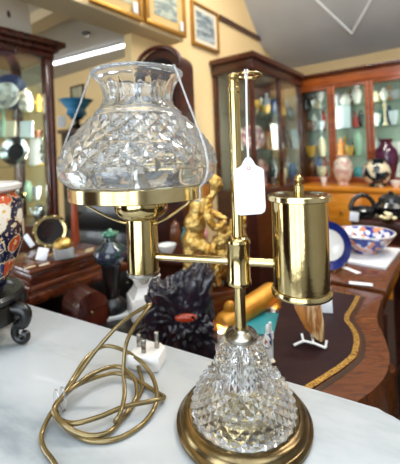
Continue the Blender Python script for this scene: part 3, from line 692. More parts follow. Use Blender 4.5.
# low dark table with urn, casket, porcelain
LTZ = .71
slab_table('low_table', 'low dark table behind the marble top, carrying the urn', 'table', [(-.345, .80), (-.275, .71), (-.105, .87), (-.19, 1.0)], LTZ, .02, dark, dark, .02)
p = G(113, 313, LTZ); p = Vector((p.x, max(p.y, .86), LTZ))
tile = tag(obj('white_tile', box(NB(), -.046, .046, -.046, .046, 0, .008, .001), porcelain, None, p, .35), 'square white tile under the dark pedestal urn', 'tile')
t = thing('pedestal_urn', 'dark bulbous urn with green bands on a narrow foot, behind the lamp', 'urn', (p.x, p.y, LTZ + .008))
s = p.y/F
urn_m = mat('urn_enamel', '#121a18', .18, col2=['#1b3a2f', '#2a2a44', '#10100f'], scale=40, coat=.6)
obj('foot', lathe(NB(), [(0, 0), (14*s, 0), (14.5*s, 5*s), (12*s, 9*s), (7*s, 13*s), (6*s, 20*s), (9*s, 38*s), (10*s, 46*s), (0, 46*s)], 28), ebony, t)
obj('body', lathe(NB(), [(0, 46*s), (10*s, 46*s), (15*s, 50*s), (17*s, 56*s), (15*s, 62*s), (8*s, 67*s), (6*s, 70*s), (5.5*s, 73*s), (0, 73*s)], 32), urn_m, t)
obj('lid', lathe(NB(), [(0, 73*s), (5.5*s, 73*s), (9*s, 76*s), (8.5*s, 78*s), (3*s, 79*s), (2*s, 81*s), (0, 82*s)], 24), mat('jade_green', '#3f7a62', .2, coat=.5), t)
p = G(83, 331, LTZ)
t = thing('domed_casket', 'brown round-topped wooden casket in the shadow behind the marble top', 'casket', (p.x - .012, p.y + .045, LTZ), .75)
prof = [(-.044, 0), (.044, 0)] + [(.044*math.cos(PI*k/14), .045 + .040*math.sin(PI*k/14)) for k in range(15)]
bm = NB(); prism(bm, prof[:2] + [(.044, .042), (-.044, .042)], -.045, .03, MY); obj('body', bm, mahog_red, t)
bm = NB(); prism(bm, [(.044, .0435)] + prof[2:] + [(-.044, .0435)], -.045, .03, MY); obj('lid', bm, mahog_red, t)
obj('escutcheon', ball(NB(), (0, -.046, .036), .004, (1, .3, 1.4), 10, 6), brass, t)
# white carved porcelain stand under the burner
p = Vector((-.158, .885, LTZ)); s = p.y/F
t = thing('porcelain_stand', 'white carved porcelain stand directly behind the lamp burner', 'stand', p, .4)
obj('block', box(NB(), -.042, .042, -.036, .036, 0, .055, .006), porcelain, t)
bm = NB(); lathe(bm, [(0, .055), (.05, .055), (.036, .07), (.032, .08), (.046, .10), (.05, .108), (0, .108)], 4, Matrix.Rotation(PI/4, 4, 'Z')); obj('capital', bm, porcelain, t)
# black table with rock carving, gilt clock
BZ = .66
slab_table('black_table', 'black table carrying the gilt figure group and the dark root carving', 'table', [(-.128, .655), (.045, .56), (.19, .93), (-.07, 1.10)], BZ, .02, dark, dark, .02)
from mathutils import noise
def rock(c, rx, ry, h, seed, m, label):
    bm = NB(); bmesh.ops.create_icosphere(bm, subdivisions=6, radius=1.0)
    off = Vector((seed*3.1, seed*1.7, seed))
    for v in bm.verts:
        d = v.co.normalized()
        q = d/((abs(d.x)**5 + abs(d.y)**5 + abs(d.z)**5)**.2)
        q.z += .22*q.x*max(0, q.z)
        warp = d + .25*Vector((noise.noise(d*2 + off), noise.noise(d*2 + off*2), noise.noise(d*2 - off)))
        k = .86 + .26*noise.noise(d*1.9 + off) + .22*abs(noise.noise(Vector((warp.x*2.4, warp.y*2.4, warp.z*6)) + off)) + .17*abs(noise.noise(Vector((warp.x*5, warp.y*5, warp.z*12)) + off)) + .04*noise.noise(d*14 + off)
        q = q*k; z = max(q.z, -.86)
        v.co = Vector((q.x*rx, q.y*ry, (z + .86)/1.95*h))
    return tag(obj('root_carving', bm, m, None, c, 0, 60), label, 'carving')
p = P(180, 330, .735); s = .735/F
ro = rock((p.x, p.y, BZ), 34*s, .055, 100*s, 3, rockwood, 'dark gnarled carved root with one red hollow, behind the plug')
bm = NB(); ball(bm, (.018, -.052, 62*s), .02, (1.2, .35, .45), 14, 8); obj('red_hollow', bm, flat('red_lacquer', '#a8381a', .3), ro)
# gilt figure group on a wooden plinth
p = P(214, 330, .93); s = .93/F
gp = Vector((p.x, p.y, BZ))
t = thing('gilt_figure_group', 'gilded bronze group of two figures on a dark wooden plinth, behind the brass pole', 'statue', gp, .2)
obj('plinth', box(NB(), -.075, .075, -.045, .05, 0, .10, .005), mahog_box, t)
def skin(name, verts, edges, radii, m, parent, sub=2):
    me = bpy.data.meshes.new(name); me.from_pydata([tuple(v) for v in verts], edges, [])
    o = bpy.data.objects.new(name, me); COL.objects.link(o)
    md = o.modifiers.new('skin', 'SKIN'); md.use_smooth_shade = True
    for i, r in enumerate(radii): me.skin_vertices[0].data[i].radius = (r, r)
    me.skin_vertices[0].data[0].use_root = True
    sb = o.modifiers.new('sub', 'SUBSURF'); sb.levels = sub; sb.render_levels = sub
    me.materials.append(m); o.parent = parent; return o
K = s  # one unit of the figures' own grid; x right, z up from the table
def fp(x, y, z): return Vector((x*K, y*K, z*K))
def fused(name, balls, chains, m, parent, vox=.0026, amp=.004, freq=110):
    bm = NB()
    for c, r, sc in balls: ball(bm, fp(*c), r*K, sc, 18, 12)
    for pts, rs in chains:
        pp = catmull([fp(*q) for q in pts], 4); n = len(pp)
        rr = [(rs[min(len(rs)-1, int(i/4))]*(1 - (i % 4)/4) + rs[min(len(rs)-1, int(i/4)+1)]*((i % 4)/4))*K for i in range(n)]
        tube(bm, pp, rr, 12)
        for q, r in ((pp[0], rr[0]), (pp[-1], rr[-1])): ball(bm, q, r, seg=12, rings=8)
    o = obj(name, bm, m, parent)
    md = o.modifiers.new('fuse', 'REMESH'); md.mode = 'VOXEL'; md.voxel_size = vox; md.use_smooth_shade = True
    sm = o.modifiers.new('soften', 'SMOOTH'); sm.factor = .5; sm.iterations = 3
    tx = bpy.data.textures.new(name + '_relief', 'CLOUDS'); tx.noise_scale = 1/freq*.9; tx.noise_depth = 2
    dp = o.modifiers.new('relief', 'DISPLACE'); dp.texture = tx; dp.strength = amp*2; dp.mid_level = .5; dp.texture_coords = 'LOCAL'
    return o
fused('bending_figure',
  [((7, -4, 139), 7.5, (.9, 1, 1.1)), ((5, -2, 143), 7, (1, 1, .8)), ((11, -7, 137), 3, (1, 1, 1)), ((-9, 0, 116), 11, (1, .8, 1.1)), ((-15, 0, 100), 11, (1, .85, 1.2)), ((-17, 0, 84), 12, (1, .9, 1))],
  [([(5, -4, 132), (0, -2, 126), (-6, 0, 120)], [4, 5, 8]),
   ([(-3, -6, 122), (-4, -12, 108), (3, -14, 97), (11, -14, 102)], [5, 4.2, 3.6, 3]),
   ([(-12, 4, 120), (2, 2, 110), (14, -4, 104)], [5, 4, 3]),
   ([(-16, -5, 82), (-6, -12, 76), (-3, -12, 60), (-7, -10, 46)], [8, 6.5, 5, 4]),
   ([(-19, 0, 82), (-24, -4, 64), (-20, -4, 48), (-14, -6, 44)], [8, 6, 4.5, 4])], gilt, t)
fused('child_figure',
  [((10, -8, 96), 6, (1, 1, 1.1)), ((9, -8, 82), 8, (.9, .8, 1.2)), ((9, -8, 70), 8, (1, .9, .9))],
  [([(4, -9, 86), (-1, -13, 78), (3, -15, 70)], [3.4, 3, 2.6]), ([(14, -9, 86), (19, -10, 92), (20, -8, 102)], [3.2, 2.8, 2.4]),
   ([(6, -10, 66), (1, -14, 56), (3, -14, 44)], [5, 4, 3]), ([(13, -10, 66), (17, -14, 56), (15, -13, 44)], [5, 4, 3])], gilt, t)
fused('rocky_mount', [((-8, 4, 48), 14, (1.3, .9, .8)), ((8, 4, 56), 15, (1.1, .8, 1.1)), ((33, 3, 72), 9, (.8, .8, 2.6)), ((25, 2, 46), 14, (1.1, .9, .8)), ((35, 2, 98), 5, (.8, .8, 2)), ((-18, 2, 44), 8, (1, 1, .8))], [], gilt, t, amp=.007, freq=60)
# gilded roll moulding (bracket) in front of it
pA, pB = P(222, 326, .82), P(274, 291, .93)
pA.z = max(pA.z, BZ + .03)
t = thing('gilt_moulding', 'length of rounded gilded moulding with scroll end, below the gilt figures', 'moulding', (pA + pB)/2)
c = (pA + pB)/2
obj('roll', tube(NB(), [pA - c, (pA - c)*.9, (pB - c)*.9, pB - c], [.024, .028, .028, .024], 20), gilt_wood, t)
bm = NB(); ball(bm, pB - c + Vector((.004, -.012, -.03)), .014); ball(bm, (pA - c)*.55 + Vector((-.012, -.012, .028)), .016, (1, .6, 1.2)); obj('scroll', bm, gilt_wood, t)
bm = NB()
for q in (pA, pB):
    h = q.z - BZ - .012
    tube(bm, [(q.x - c.x, q.y - c.y, BZ - c.z), (q.x - c.x, q.y - c.y, BZ - c.z + h)], .012, 10)
obj('support', bm, dark, t)
# teal book lying under it
p = G(272, 334, BZ)
bt = thing('teal_book', 'teal-covered book lying between gilded moulding and leather desk', 'book', (.143, .83, BZ), -.25)
th = .045
bm = NB(); box(bm, -.05, .045, -.055, .055, th-.004, th, .001); box(bm, -.05, .045, -.055, .055, 0, .004, .001); box(bm, -.05, -.046, -.055, .055, 0.003, th-.003, .001)
obj('cover', bm, teal, bt); obj('pages', box(NB(), -.046, .041, -.051, .051, .004, th-.004), flat('paper', '#e2d9c2', .8, 0), bt)
# ------------------------------------------------------------------ leather-topped desk
DZ = .75
def g2(u, v, z=DZ): p = G(u, v, z); return (p.x, p.y)
out = [g2(383.5, 293.5), g2(379, 308), g2(377, 320), g2(382, 332), g2(388, 348), g2(389.5, 362), g2(385, 376), g2(374, 389), g2(356, 402), g2(330, 417), g2(300, 430)]
back = Vector((g2(383.5, 293.5)[0], g2(383.5, 293.5)[1], 0)); bl = back + V*.21
poly = [(bl.x, bl.y)] + [(.085, .56)] + [out[-1]] + [tuple(p) for p in reversed([x[:2] for x in catmull([(a, b, 0) for a, b in out], 4)])][1:]
cx = sum(p[0] for p in poly)/len(poly); cy = sum(p[1] for p in poly)/len(poly)
loc = [(x-cx, y-cy) for x, y in poly]
desk = thing('leather_desk', 'serpentine walnut desk with gold-tooled burgundy leather top', 'desk', (cx, cy, 0))
obj('top', prism(NB(), loc, DZ-.026, DZ, None, .008), walnut, desk)
obj('apron', prism(NB(), [(x*.9, y*.9) for x, y in loc], DZ-.15, DZ-.026), walnut, desk)
for x, y in ((loc[0]), loc[1], loc[len(loc)//2], loc[-1]):
    obj('leg', lathe(NB(), [(0, 0), (.014, 0), (.022, .1), (.026, DZ-.15), (0, DZ-.15)], 14, Matrix.Translation((x*.78, y*.78, 0))), walnut, desk)
gold = [g2(361, 296.5), g2(356, 307), g2(349.5, 319), g2(356, 329), g2(360, 340), g2(358, 355), g2(350, 364), g2(335, 375), g2(306, 393), g2(285, 402)]
gl = catmull([(a, b, 0) for a, b in gold], 4)
leath = [p for p in gl]
lp = [(p.x-cx, p.y-cy) for p in gl]
lb = Vector((g2(361, 296.5)[0], g2(361, 296.5)[1], 0)) + V*.195
ins = [(lb.x-cx, lb.y-cy), (.094-cx, .572-cy)] + lp[::-1]
obj('leather_inset', prism(NB(), ins, DZ-.002, DZ+.0012), leather, desk)
# gold band: strip following the edge of the leather
def strip(pts, wa, wb, z0, z1):
    bm = NB(); pts = [Vector((p[0], p[1], 0)) for p in pts]; A = []; Bv = []
    for i, p in enumerate(pts):
        t = (pts[min(i+1, len(pts)-1)] - pts[max(i-1, 0)]).normalized(); n = Vector((-t.y, t.x, 0))
        A.append(p + n*wa); Bv.append(p + n*wb)
    for z in (z0, z1): pass
    va = [bm.verts.new((p.x, p.y, z1)) for p in A]; vb = [bm.verts.new((p.x, p.y, z1)) for p in Bv]
    vc = [bm.verts.new((p.x, p.y, z0)) for p in A]; vd = [bm.verts.new((p.x, p.y, z0)) for p in Bv]
    for i in range(len(pts)-1):
        bm.faces.new((va[i], va[i+1], vb[i+1], vb[i])); bm.faces.new((vc[i], vd[i], vd[i+1], vc[i+1]))
        bm.faces.new((va[i], vc[i], vc[i+1], va[i+1])); bm.faces.new((vb[i], vb[i+1], vd[i+1], vd[i]))
    bm.faces.new((va[0], vb[0], vd[0], vc[0])); bm.faces.new((va[-1], vc[-1], vd[-1], vb[-1]))
    return bm
obj('gold_tooling', strip(lp, -.011, -.001, DZ, DZ+.0018), gilt_tool, desk)
obj('crossbanding', strip(lp, .002, .010, DZ-.001, DZ+.0006), flat('dark_banding', '#3a2415', .25), desk)
obj('gold_line', strip([ins[0], lp[0]], -.004, -.0015, DZ, DZ+.0018), gilt_tool, desk)
# agate slice on white easel
p = G(314, 346, DZ); 
t = thing('stone_slice', 'banded brown and cream polished stone slab on a white wire easel, on the desk', 'stone', (p.x, p.y + .012, DZ + .0012), -.15)
s = p.y/F
sh = [(2, 6), (8, 1), (12, 4), (12, 22), (9, 54), (0, 58), (-21, 54), (-15, 32), (-7, 14)]
M = Matrix.Rotation(-.12, 4, 'X') @ MY
bm = NB(); prism(bm, [(x*s, y*s) for x, y in sh], -.009, .009, M, .003); obj('slab', bm, agate, t)
bm = NB()
for q in ([(-.036, -.02, .003), (-.018, -.018, .011), (.002, -.02, .008), (.020, -.024, .003)], [(-.018, -.018, .011), (-.020, -.012, .022)], [(.020, -.024, .003), (.024, -.018, .014)], [(.0, -.02, .008), (.004, .035, .003)]): tube(bm, q, .0024, 8)
obj('easel', bm, white_plastic, t)
p = P(327, 305, p.y + .06)
pt = G(329, 316, DZ)
tag(obj('price_tag', box(NB(), -.015, .013, -.001, .001, 0, .032, .0005), white_card, None, (pt.x, pt.y + .012, DZ + .0012), rot=(-.25, 0, -.2)), 'white price tag beside the banded stone slab', 'price tag')
p = G(270, 366, DZ); s = p.y/F
t = ware('figure', 11*s, 38*s, C['white'], 'small white figurine with painted coat right behind the crystal base', (p.x, p.y + .01, DZ + .0012), .3, None, C['cream'])
fc = patches('painted_coat', ['#b8442e', '#e9e4de', '#2f3a6a', '#d8a08a', '#efe9e2'], 120)
obj('coat', lathe(NB(), [(2.6*s, 14*s), (3.4*s, 15*s), (3.9*s, 24*s), (3.2*s, 28*s), (2.2*s, 29.5*s), (2.0*s, 28*s), (2.6*s, 14*s)], 20, Matrix.Diagonal((1.05, .85, 1, 1))), fc, t)
obj('tree_stump', tube(NB(), catmull([(5*s, 3*s, .002), (5.5*s, 3*s, 18*s), (4.5*s, 3*s, 38*s)], 4), 1.7*s, 8), C['pale'], t)
# ------------------------------------------------------------------ brown table with bowl and plate
fr = Vector((g2(385, 291)[0], g2(385, 291)[1], 0)) + U*.012
pts = [fr, fr + U*.47, fr + U*.47 + V*.30, fr + V*.30]
slab_table('brown_table', 'polished brown table behind the desk, carrying the blue and white porcelain', 'table', [(p.x, p.y) for p in pts], DZ, .022, walnut, mahog, .03)
cl = [g2(347.5, 264), g2(386, 270.5), g2(401, 251), g2(356, 247)]
cxy = (sum(p[0] for p in cl)/4, sum(p[1] for p in cl)/4)
tag(obj('white_cloth', prism(NB(), [(x-cxy[0], y-cxy[1]) for x, y in cl], 0, .010, None, .003), mat('linen', '#e9e8ea', .8, col2='#dcdcdf', scale=30), None, (cxy[0], cxy[1], DZ)), 'folded white cloth under the porcelain bowl', 'cloth')
p = G(371, 255, DZ + .01); s = (p.y + .05)/F
t = thing('porcelain_bowl', 'wide blue, orange and white porcelain bowl on the folded white cloth', 'bowl', (p.x, p.y + .045, DZ + .01), .3)
R = 28*s
obj('body', lathe(NB(), [(0, 0), (R*.42, 0), (R*.43, .008), (R*.62, .018), (R*.86, .045), (R, .066), (R*.98, .068), (R*.95, .066), (R*.80, .042), (R*.55, .020), (0, .016)], 48), imari_b, t)
bm = NB(); lathe(bm, [(R*.975, .065), (R*1.005, .065), (R*1.005, .0695), (R*.975, .0695), (R*.975, .065)], 48); obj('rim', bm, porcelain, t)
p = P(329, 250, 1.06)
blue_rim = mat('cobalt_rim', '#1b2466', .12, col2='#2a3a8a', scale=30, coat=.6)
t = thing('blue_rimmed_plate', 'white plate with cobalt blue border standing upright behind the brass canister', 'plate', (p.x, p.y, DZ), -.75)
R = 23.5*1.06/F
MD = Matrix.Translation((0, 0, R*math.cos(.2) + .002)) @ Matrix.Rotation(PI/2 - .2, 4, 'X')
obj('rim', lathe(NB(), [(0, -.005), (R*.6, -.005), (R, .012), (R, .016), (R*.66, .003), (R*.6, .001), (0, .001)], 48, MD), blue_rim, t)
obj('centre', lathe(NB(), [(0, .0015), (R*.6, .0015), (R*.66, .0045), (R*.6, .0012), (0, .0005)], 40, MD), porcelain, t)
bm = NB()
for sx in (-1, 1): tube(bm, [(sx*R*.4, -.03, .006), (sx*R*.4, -.026, .003), (sx*R*.4, .035, .003), (sx*R*.3, .05, R)], .0025, 6)
obj('stand', bm, brass, t)
for (u0, v0, u1, v1, w_, lb_) in ((342, 268, 357, 274, .018, 'small white label lying by the foot of the blue-bordered plate'), (349, 284, 373, 286.5, .02, 'long white label near the front edge of the brown table')):
    a_, b_ = G(u0, v0, DZ), G(u1, v1, DZ); d = b_ - a_
    tag(obj('paper_label', box(NB(), 0, d.length, 0, w_, 0, .0015, .0005), white_card, None, a_, math.atan2(d.y, d.x)), lb_, 'label')
# sideboard with black pots
sp = P(372, 222, 1.50); SZ = .80; sc_ = Vector((sp.x, sp.y, 0))
slab_table('dark_sideboard', 'dark narrow table in front of the golden cupboards, carrying black pots', 'table',
           [((sc_ + V*x + U*y).x, (sc_ + V*x + U*y).y) for x, y in ((.085, .0), (-.35, .0), (-.35, .3), (.085, .3))], SZ, .07, mahog, mahog, .03)
p = P(363, 221, 1.58); s = 1.58/F
t = thing('black_pot', 'black pot with tall hoop handle and white tag, in front of the golden cupboards', 'pot', (p.x, p.y, SZ))
obj('body', lathe(NB(), [(0, 0), (9*s, 0), (12*s, 4*s), (12*s, 8*s), (8*s, 11*s), (0, 12*s)], 28), black_g, t)
obj('handle', tube(NB(), [(12*s*math.cos(PI*k/14), 0, 8*s + 14*s*math.sin(PI*k/14)) for k in range(15)], 2.2*s, 10), black_g, t)
tag(obj('price_tag', box(NB(), -4.5*s, 4.5*s, -.001, .001, 0, 9*s, .0005), white_card, None, (P(353.5, 216, 1.50).x, 1.50, SZ), rot=(-.1, .2, .1)), 'white price tag leaning on the hoop-handled black pot', 'price tag')
p = P(392, 221, 1.56)
t = thing('black_pot', 'black lidded pot with domed top beside the hoop-handled pot', 'pot', (p.x, p.y, SZ))
obj('body', lathe(NB(), [(0, 0), (11*s, 0), (15*s, 5*s), (16*s, 11*s), (12*s, 15*s), (0, 15*s)], 28), black_g, t)
obj('lid', lathe(NB(), [(0, 15*s), (12*s, 15*s), (11*s, 19*s), (6*s, 22*s), (2*s, 23*s), (2.5*s, 25*s), (0, 26*s)], 24), black_g, t)
p = P(388, 224, 1.44)
t = thing('flower_posy', 'small cream porcelain flower posy in front of the domed black pot', 'ornament', (p.x, p.y, SZ))
bm = NB(); random.seed(3)
for k in range(9):
    a = k*.7; ball(bm, (.022*math.cos(a)*(k % 3)*.7, .012*math.sin(a), .022 + .006*(k % 4)), .010, (1, 1, .7), 10, 6)
obj('petals', bm, flat('cream_petals', '#efe2b8', .4), t)
obj('dish', lathe(NB(), [(0, 0), (.02, 0), (.028, .016), (.02, .014), (0, .012)], 20), brass_pale, t)
# ------------------------------------------------------------------ things glimpsed between lamp and gilt group
BTZ = .74
p = G(180, 262, BTZ); 
slab_table('occasional_table', 'small dark occasional table behind the gilt figures', 'table', [(p.x-.13, p.y+.05), (p.x+.11, p.y-.02), (p.x+.2, p.y+.24), (p.x-.08, p.y+.3)], BTZ, .018, mahog, mahog, .02)
s = (p.y+.1)/F
ware('jug', 13*s, 26*s, C['teal'], 'teal glazed jug seen between lamp burner and gilt figures', (p.x + .02, p.y + .1, BTZ), .3)
ware('bowl', 19*s, 10*s, C['white'], 'white bowl beside the teal jug on the occasional table', (p.x - .055, p.y + .1, BTZ), 0)
ware('jar', 12*s, 30*s, C['brown'], 'brown lidded jar behind the white bowl', (p.x - .03, p.y + .21, BTZ), 0)
ware('globe', 12*s, 22*s, C['rose'], 'rose-brown round vase behind the teal jug', (p.x + .085, p.y + .2, BTZ), 0)
# dark chair at the right edge
p = P(392, 412, .60)
t = thing('dark_chair', 'dark green curved chair back at the right, beyond the marble corner', 'chair', (.445, .655, 0), -.5)
cg = mat('chair_green', '#18211d', .35, col2='#25302a', scale=10, coat=.3)
zt = P(392, 407, .6).z
obj('backrest', tube(NB(), catmull([(-.045, .10, zt-.16), (-.05, .06, zt-.03), (.0, .0, zt-.012), (.1, -.02, zt-.012), (.17, .03, zt-.03), (.185, .10, zt-.16)], 6), .022, 12), cg, t)
obj('seat', prism(NB(), [(-.05, .08), (.20, .08), (.18, .22), (.04, .22)], .40, .44, None, .01), cg, t)
for x, y in ((-.03, .10), (.18, .10), (.05, .20), (.165, .20)): obj('leg', lathe(NB(), [(0, 0), (.012, 0), (.018, .40), (0, .40)], 10, Matrix.Translation((x, y, 0))), cg, t)
bm = NB()
for x in (-.045, .185): tube(bm, [(x, .10, .43), (x, .10, zt-.15)], .015, 10)
obj('back_post', bm, cg, t)
bo2 = fr + U*.10 + Vector((.8, -.6, 0))*.025  # black box added to darken the gap, where there is only shade
t = thing('shade_chest', 'black chest added in place of shade right of the brown table', 'chest', (bo2.x, bo2.y, 0), RZ_BOOK)
obj('body', box(NB(), 0, .36, 0, .36, 0, .66, .004), dark, t); obj('lid', box(NB(), -.006, .366, -.006, .366, .66, .69, .006), dark, t)
obj('clasp', box(NB(), .165, .195, -.012, 0, .60, .68, .003), brass_aged, t)
# ------------------------------------------------------------------ marble-topped washstand (front)
CR = Vector((.242, .396, 0)); E1 = Vector((-.868, .497, 0)).normalized(); E2 = Vector((E1.y*-1, E1.x, 0))  # along back edge (to the left), towards viewer
rzt = math.atan2(E1.y, E1.x)
# local frame: x along E1, y along E2
WL, WD, rr = 1.05, .52, .042
def corner(cx, cy, a0): return [(cx + rr*math.cos(a0 + PI/2*k/8), cy + rr*math.sin(a0 + PI/2*k/8)) for k in range(9)]
sgn = 1 if Vector((-math.sin(rzt), math.cos(rzt), 0)).dot(E2) > 0 else -1
poly = corner(WL-rr, WD-rr, 0) + corner(rr, WD-rr, PI/2) + corner(rr, rr, PI) + corner(WL-rr, rr, 1.5*PI)
wash = thing('marble_topped_washstand', 'washstand with white veined marble top carrying the brass lamp', 'table', (CR.x, CR.y, 0), rzt)
obj('marble_top', prism(NB(), poly, TZ-.024, TZ, None, .004), marble, wash)
obj('cabinet', box(NB(), .04, WL-.04, .04, WD-.04, .08, TZ-.024, .004), mahog, wash)
for x, y in ((.06, .06), (WL-.06, .06), (.06, WD-.06), (WL-.06, WD-.06)): obj('foot', lathe(NB(), [(0, 0), (.02, 0), (.03, .05), (.026, .08), (0, .08)], 16, Matrix.Translation((x, y, 0))), mahog, wash)
# ------------------------------------------------------------------ black stand + imari vase
p = G(25, 346, TZ); sx = p.y/F
ctr = Vector((p.x - .088, p.y + .012, TZ))
t = thing('carved_stand', 'round black carved wooden stand with scroll feet under the porcelain vase', 'stand', ctr)
HT = .092
obj('top', lathe(NB(), [(0, HT-.02), (.060, HT-.02), (.074, HT-.014), (.076, HT-.006), (.072, HT), (.060, HT), (.058, HT-.004), (.05, HT-.002), (0, HT-.002)], 48), ebony, t)
bm = NB(); lathe(bm, [(.050, HT-.02), (.066, HT-.02), (.072, HT-.035), (.07, HT-.05), (.062, HT-.052), (.060, HT-.035), (.050, HT-.02)], 48)
obj('apron', bm, ebony, t)
for k in range(5):
    a = -.08 + k*2*PI/5
    e = Vector((math.cos(a), math.sin(a), 0))
    q = lambda r, z: tuple(e*r + Vector((0, 0, z)))
    path = catmull([q(.066, HT-.028), q(.088, HT-.034), q(.086, HT-.055), q(.072, .034), q(.068, .018), q(.076, .0085), q(.087, .009), q(.089, .017), q(.082, .019)], 5)
    n = len(path)
    obj('scroll_foot', tube(NB(), path, [.0115 - .005*min(1, i/(n*.5)) for i in range(n)], 12), ebony, t)
vz = TZ + HT - .002
t = thing('porcelain_vase', 'porcelain vase painted navy, orange and white on the black carved stand', 'vase', (ctr.x, ctr.y, vz))
zt_ = P(18, 184, ctr.y).z - vz
R = .082
obj('body', lathe(NB(), [(0, 0), (.042, 0), (.044, .006), (.06, .04), (.076, .085), (.080, .100), (.078, zt_-.03), (.068, zt_-.016), (.064, zt_-.012), (0, zt_-.012)], 56), imari, t)
obj('rim', lathe(NB(), [(.05, zt_-.014), (.066, zt_-.014), (.077, zt_-.008), (.078, zt_-.001), (.072, zt_+.003), (.05, zt_-.002), (.05, zt_-.014)], 56), porcelain, t)
# ------------------------------------------------------------------ THE LAMP
base = G(243.5, 421, TZ); RL = math.atan2(-.277, .961)
lamp = thing('brass_lamp', 'brass student lamp with cut crystal shade and base, on the marble top', 'lamp', base, rot=(0, .010, RL))
TX, CXL = -.1245, .0710
def T(x, y=0, z=0): return Matrix.Translation((x, y, z))
# plate
obj('base_plate', lathe(NB(), [(0, 0), (.077, 0), (.0795, .002), (.0795, .006), (.077, .009), (.0755, .0095), (.074, .013), (.070, .016), (.0655, .0165), (.064, .0145), (0, .0145)], 72), brass_aged, lamp)
bm = NB(); lathe(bm, [(0, .0), (.004, 0), (.004, .004), (0, .004)], 14, Matrix.Translation((.058, -.0575, .006)) @ Matrix.Rotation(-PI/4, 4, 'Z') @ Matrix.Rotation(PI/2, 4, 'Y'))
obj('cord_grommet', bm, black_g, lamp)
# crystal: outer rows (some cut into diamonds), inner smooth
def smooth_prof(keys, n):
    pts = catmull([(r, z, 0) for r, z in keys], 12)
    d = [0]
    for a, b in zip(pts, pts[1:]): d.append(d[-1] + (b - a).length)
    out = []
    for k in range(n + 1):
        t = d[-1]*k/n; i = 0
        while i < len(d) - 2 and d[i+1] < t: i += 1
        f = (t - d[i])/max(1e-9, d[i+1] - d[i]); q = pts[i].lerp(pts[i+1], f); out.append((q.x, q.y))
    return out
def cut_glass(rows, inner, K, amp):
    """rows: list of (r, z, flag, mod) bottom to top; flag True = diamond row"""
    bm = NB(); rings = []
    n = len(rows)
    for j, (r, z, fl, md) in enumerate(rows):
        r0, z0 = rows[max(0, j-1)][:2]; r1, z1 = rows[min(n-1, j+1)][:2]
        tx, tz = r1 - r0, z1 - z0; L = math.hypot(tx, tz) or 1; nx, nz = tz/L, -tx/L
        ring = []
        for k in range(K):
            th = 2*PI*k/K
            o = (amp*min(1.0, r/.06) if (k + j) % 2 else -amp*.55) if fl else 0.0
            if md: o += md[0]*math.cos(md[1]*th + md[2])
            ring.append(bm.verts.new(((r + nx*o)*math.cos(th), (r + nx*o)*math.sin(th), z + nz*o)))
        rings.append(ring)
    for j in range(n - 1):
        A, Bq = rings[j], rings[j+1]; dia = rows[j][2] or rows[j+1][2]
        for k in range(K):
            k2 = (k + 1) % K
            if dia:
                if (k + j) % 2: f = [(A[k], A[k2], Bq[k]), (A[k2], Bq[k2], Bq[k])]
                else: f = [(A[k], A[k2], Bq[k2]), (A[k], Bq[k2], Bq[k])]
                for q in f: bm.faces.new(q).smooth = False
            else: bm.faces.new((A[k], A[k2], Bq[k2], Bq[k])).smooth = True
    prev = rings[-1]
    for r, z in inner:
        ring = [bm.verts.new((r*math.cos(2*PI*k/K), r*math.sin(2*PI*k/K), z)) for k in range(K)]
        for k in range(K): bm.faces.new((prev[k], prev[(k+1) % K], ring[(k+1) % K], ring[k])).smooth = True
        prev = ring
    for k in range(K): bm.faces.new((prev[k], prev[(k+1) % K], rings[0][(k+1) % K], rings[0][k])).smooth = True
    return bm
# base crystal
lower = smooth_prof([(.0612, .0165), (.0614, .022), (.0590, .031), (.0540, .0415), (.0470, .051), (.0415, .0565)], 9)
upper = smooth_prof([(.0358, .0615), (.0340, .067), (.0310, .076), (.0278, .086), (.0252, .0935), (.0236, .0975)], 8)
rows = [(.0600, .0148, False, None)] + [(r, z, True, None) for r, z in lower] + [(.0385, .0585, False, None)] + [(r, z, True, None) for r, z in upper] + [(.0222, .0995, False, None)]
inner = [(.0085, .0995), (.0085, .036), (.034, .0315), (.0405, .029), (.0405, .0148)]
obj('crystal_base', cut_glass(rows, inner, 60, .0013), crystal, lamp, keep=True)
for k in range(8):
    a = 2*PI*(k + .25)/8
    obj('crystal_boss', lathe(NB(), [(0, -.002), (.0058, -.002), (.0062, 0), (.0058, .0022), (.0035, .0018), (0, .0012)], 20, Matrix.Translation((.0405*math.cos(a), .0405*math.sin(a), .0592)) @ Matrix.Rotation(a, 4, 'Z') @ Matrix.Rotation(PI/2 - .45, 4, 'Y')), crystal, lamp)
# rod and disc seen inside the crystal
obj('inner_rod', tube(NB(), [(0, 0, .034), (0, 0, .0985)], .0058, 16), white_plastic, lamp)
obj('inner_disc', lathe(NB(), [(0, .0145), (.0385, .0145), (.0388, .027), (.034, .0295), (.010, .034), (0, .034)], 48), brass_pale, lamp)
obj('collar', lathe(NB(), [(0, .0995), (.0180, .0995), (.0198, .1015), (.0198, .1045), (.0175, .107), (.012, .109), (.0095, .112), (0, .112)], 36), nickel, lamp)
obj('stem', lathe(NB(), [(0, .112), (.0066, .112), (.0066, .163), (0, .163)], 28), brass, lamp)
obj('sleeve', lathe(NB(), [(0, .1625), (.0118, .1625), (.0143, .164), (.0146, .1665), (.0146, .169), (.0136, .171), (.0136, .210), (.0146, .2125), (.0146, .215), (.0136, .2175), (.011, .2195), (.0085, .2205), (0, .2205)], 40), brass, lamp)
pole = obj('pole', lathe(NB(), [(0, .2205), (.0070, .2205), (.0070, .390), (.0079, .391), (.0079, .396), (.0070, .397), (.0070, .404), (.006, .4075), (0, .4075)], 28), brass, lamp)
bm = NB(); ball(bm, (0, 0, .4095), .0068, (1, 1, .7))
tube(bm, [(.0175 + .0150*math.cos(2*PI*k/32), .0150*math.sin(2*PI*k/32), .4095) for k in range(32)], .0021, 10, True)
obj('ring_handle', bm, brass, lamp)
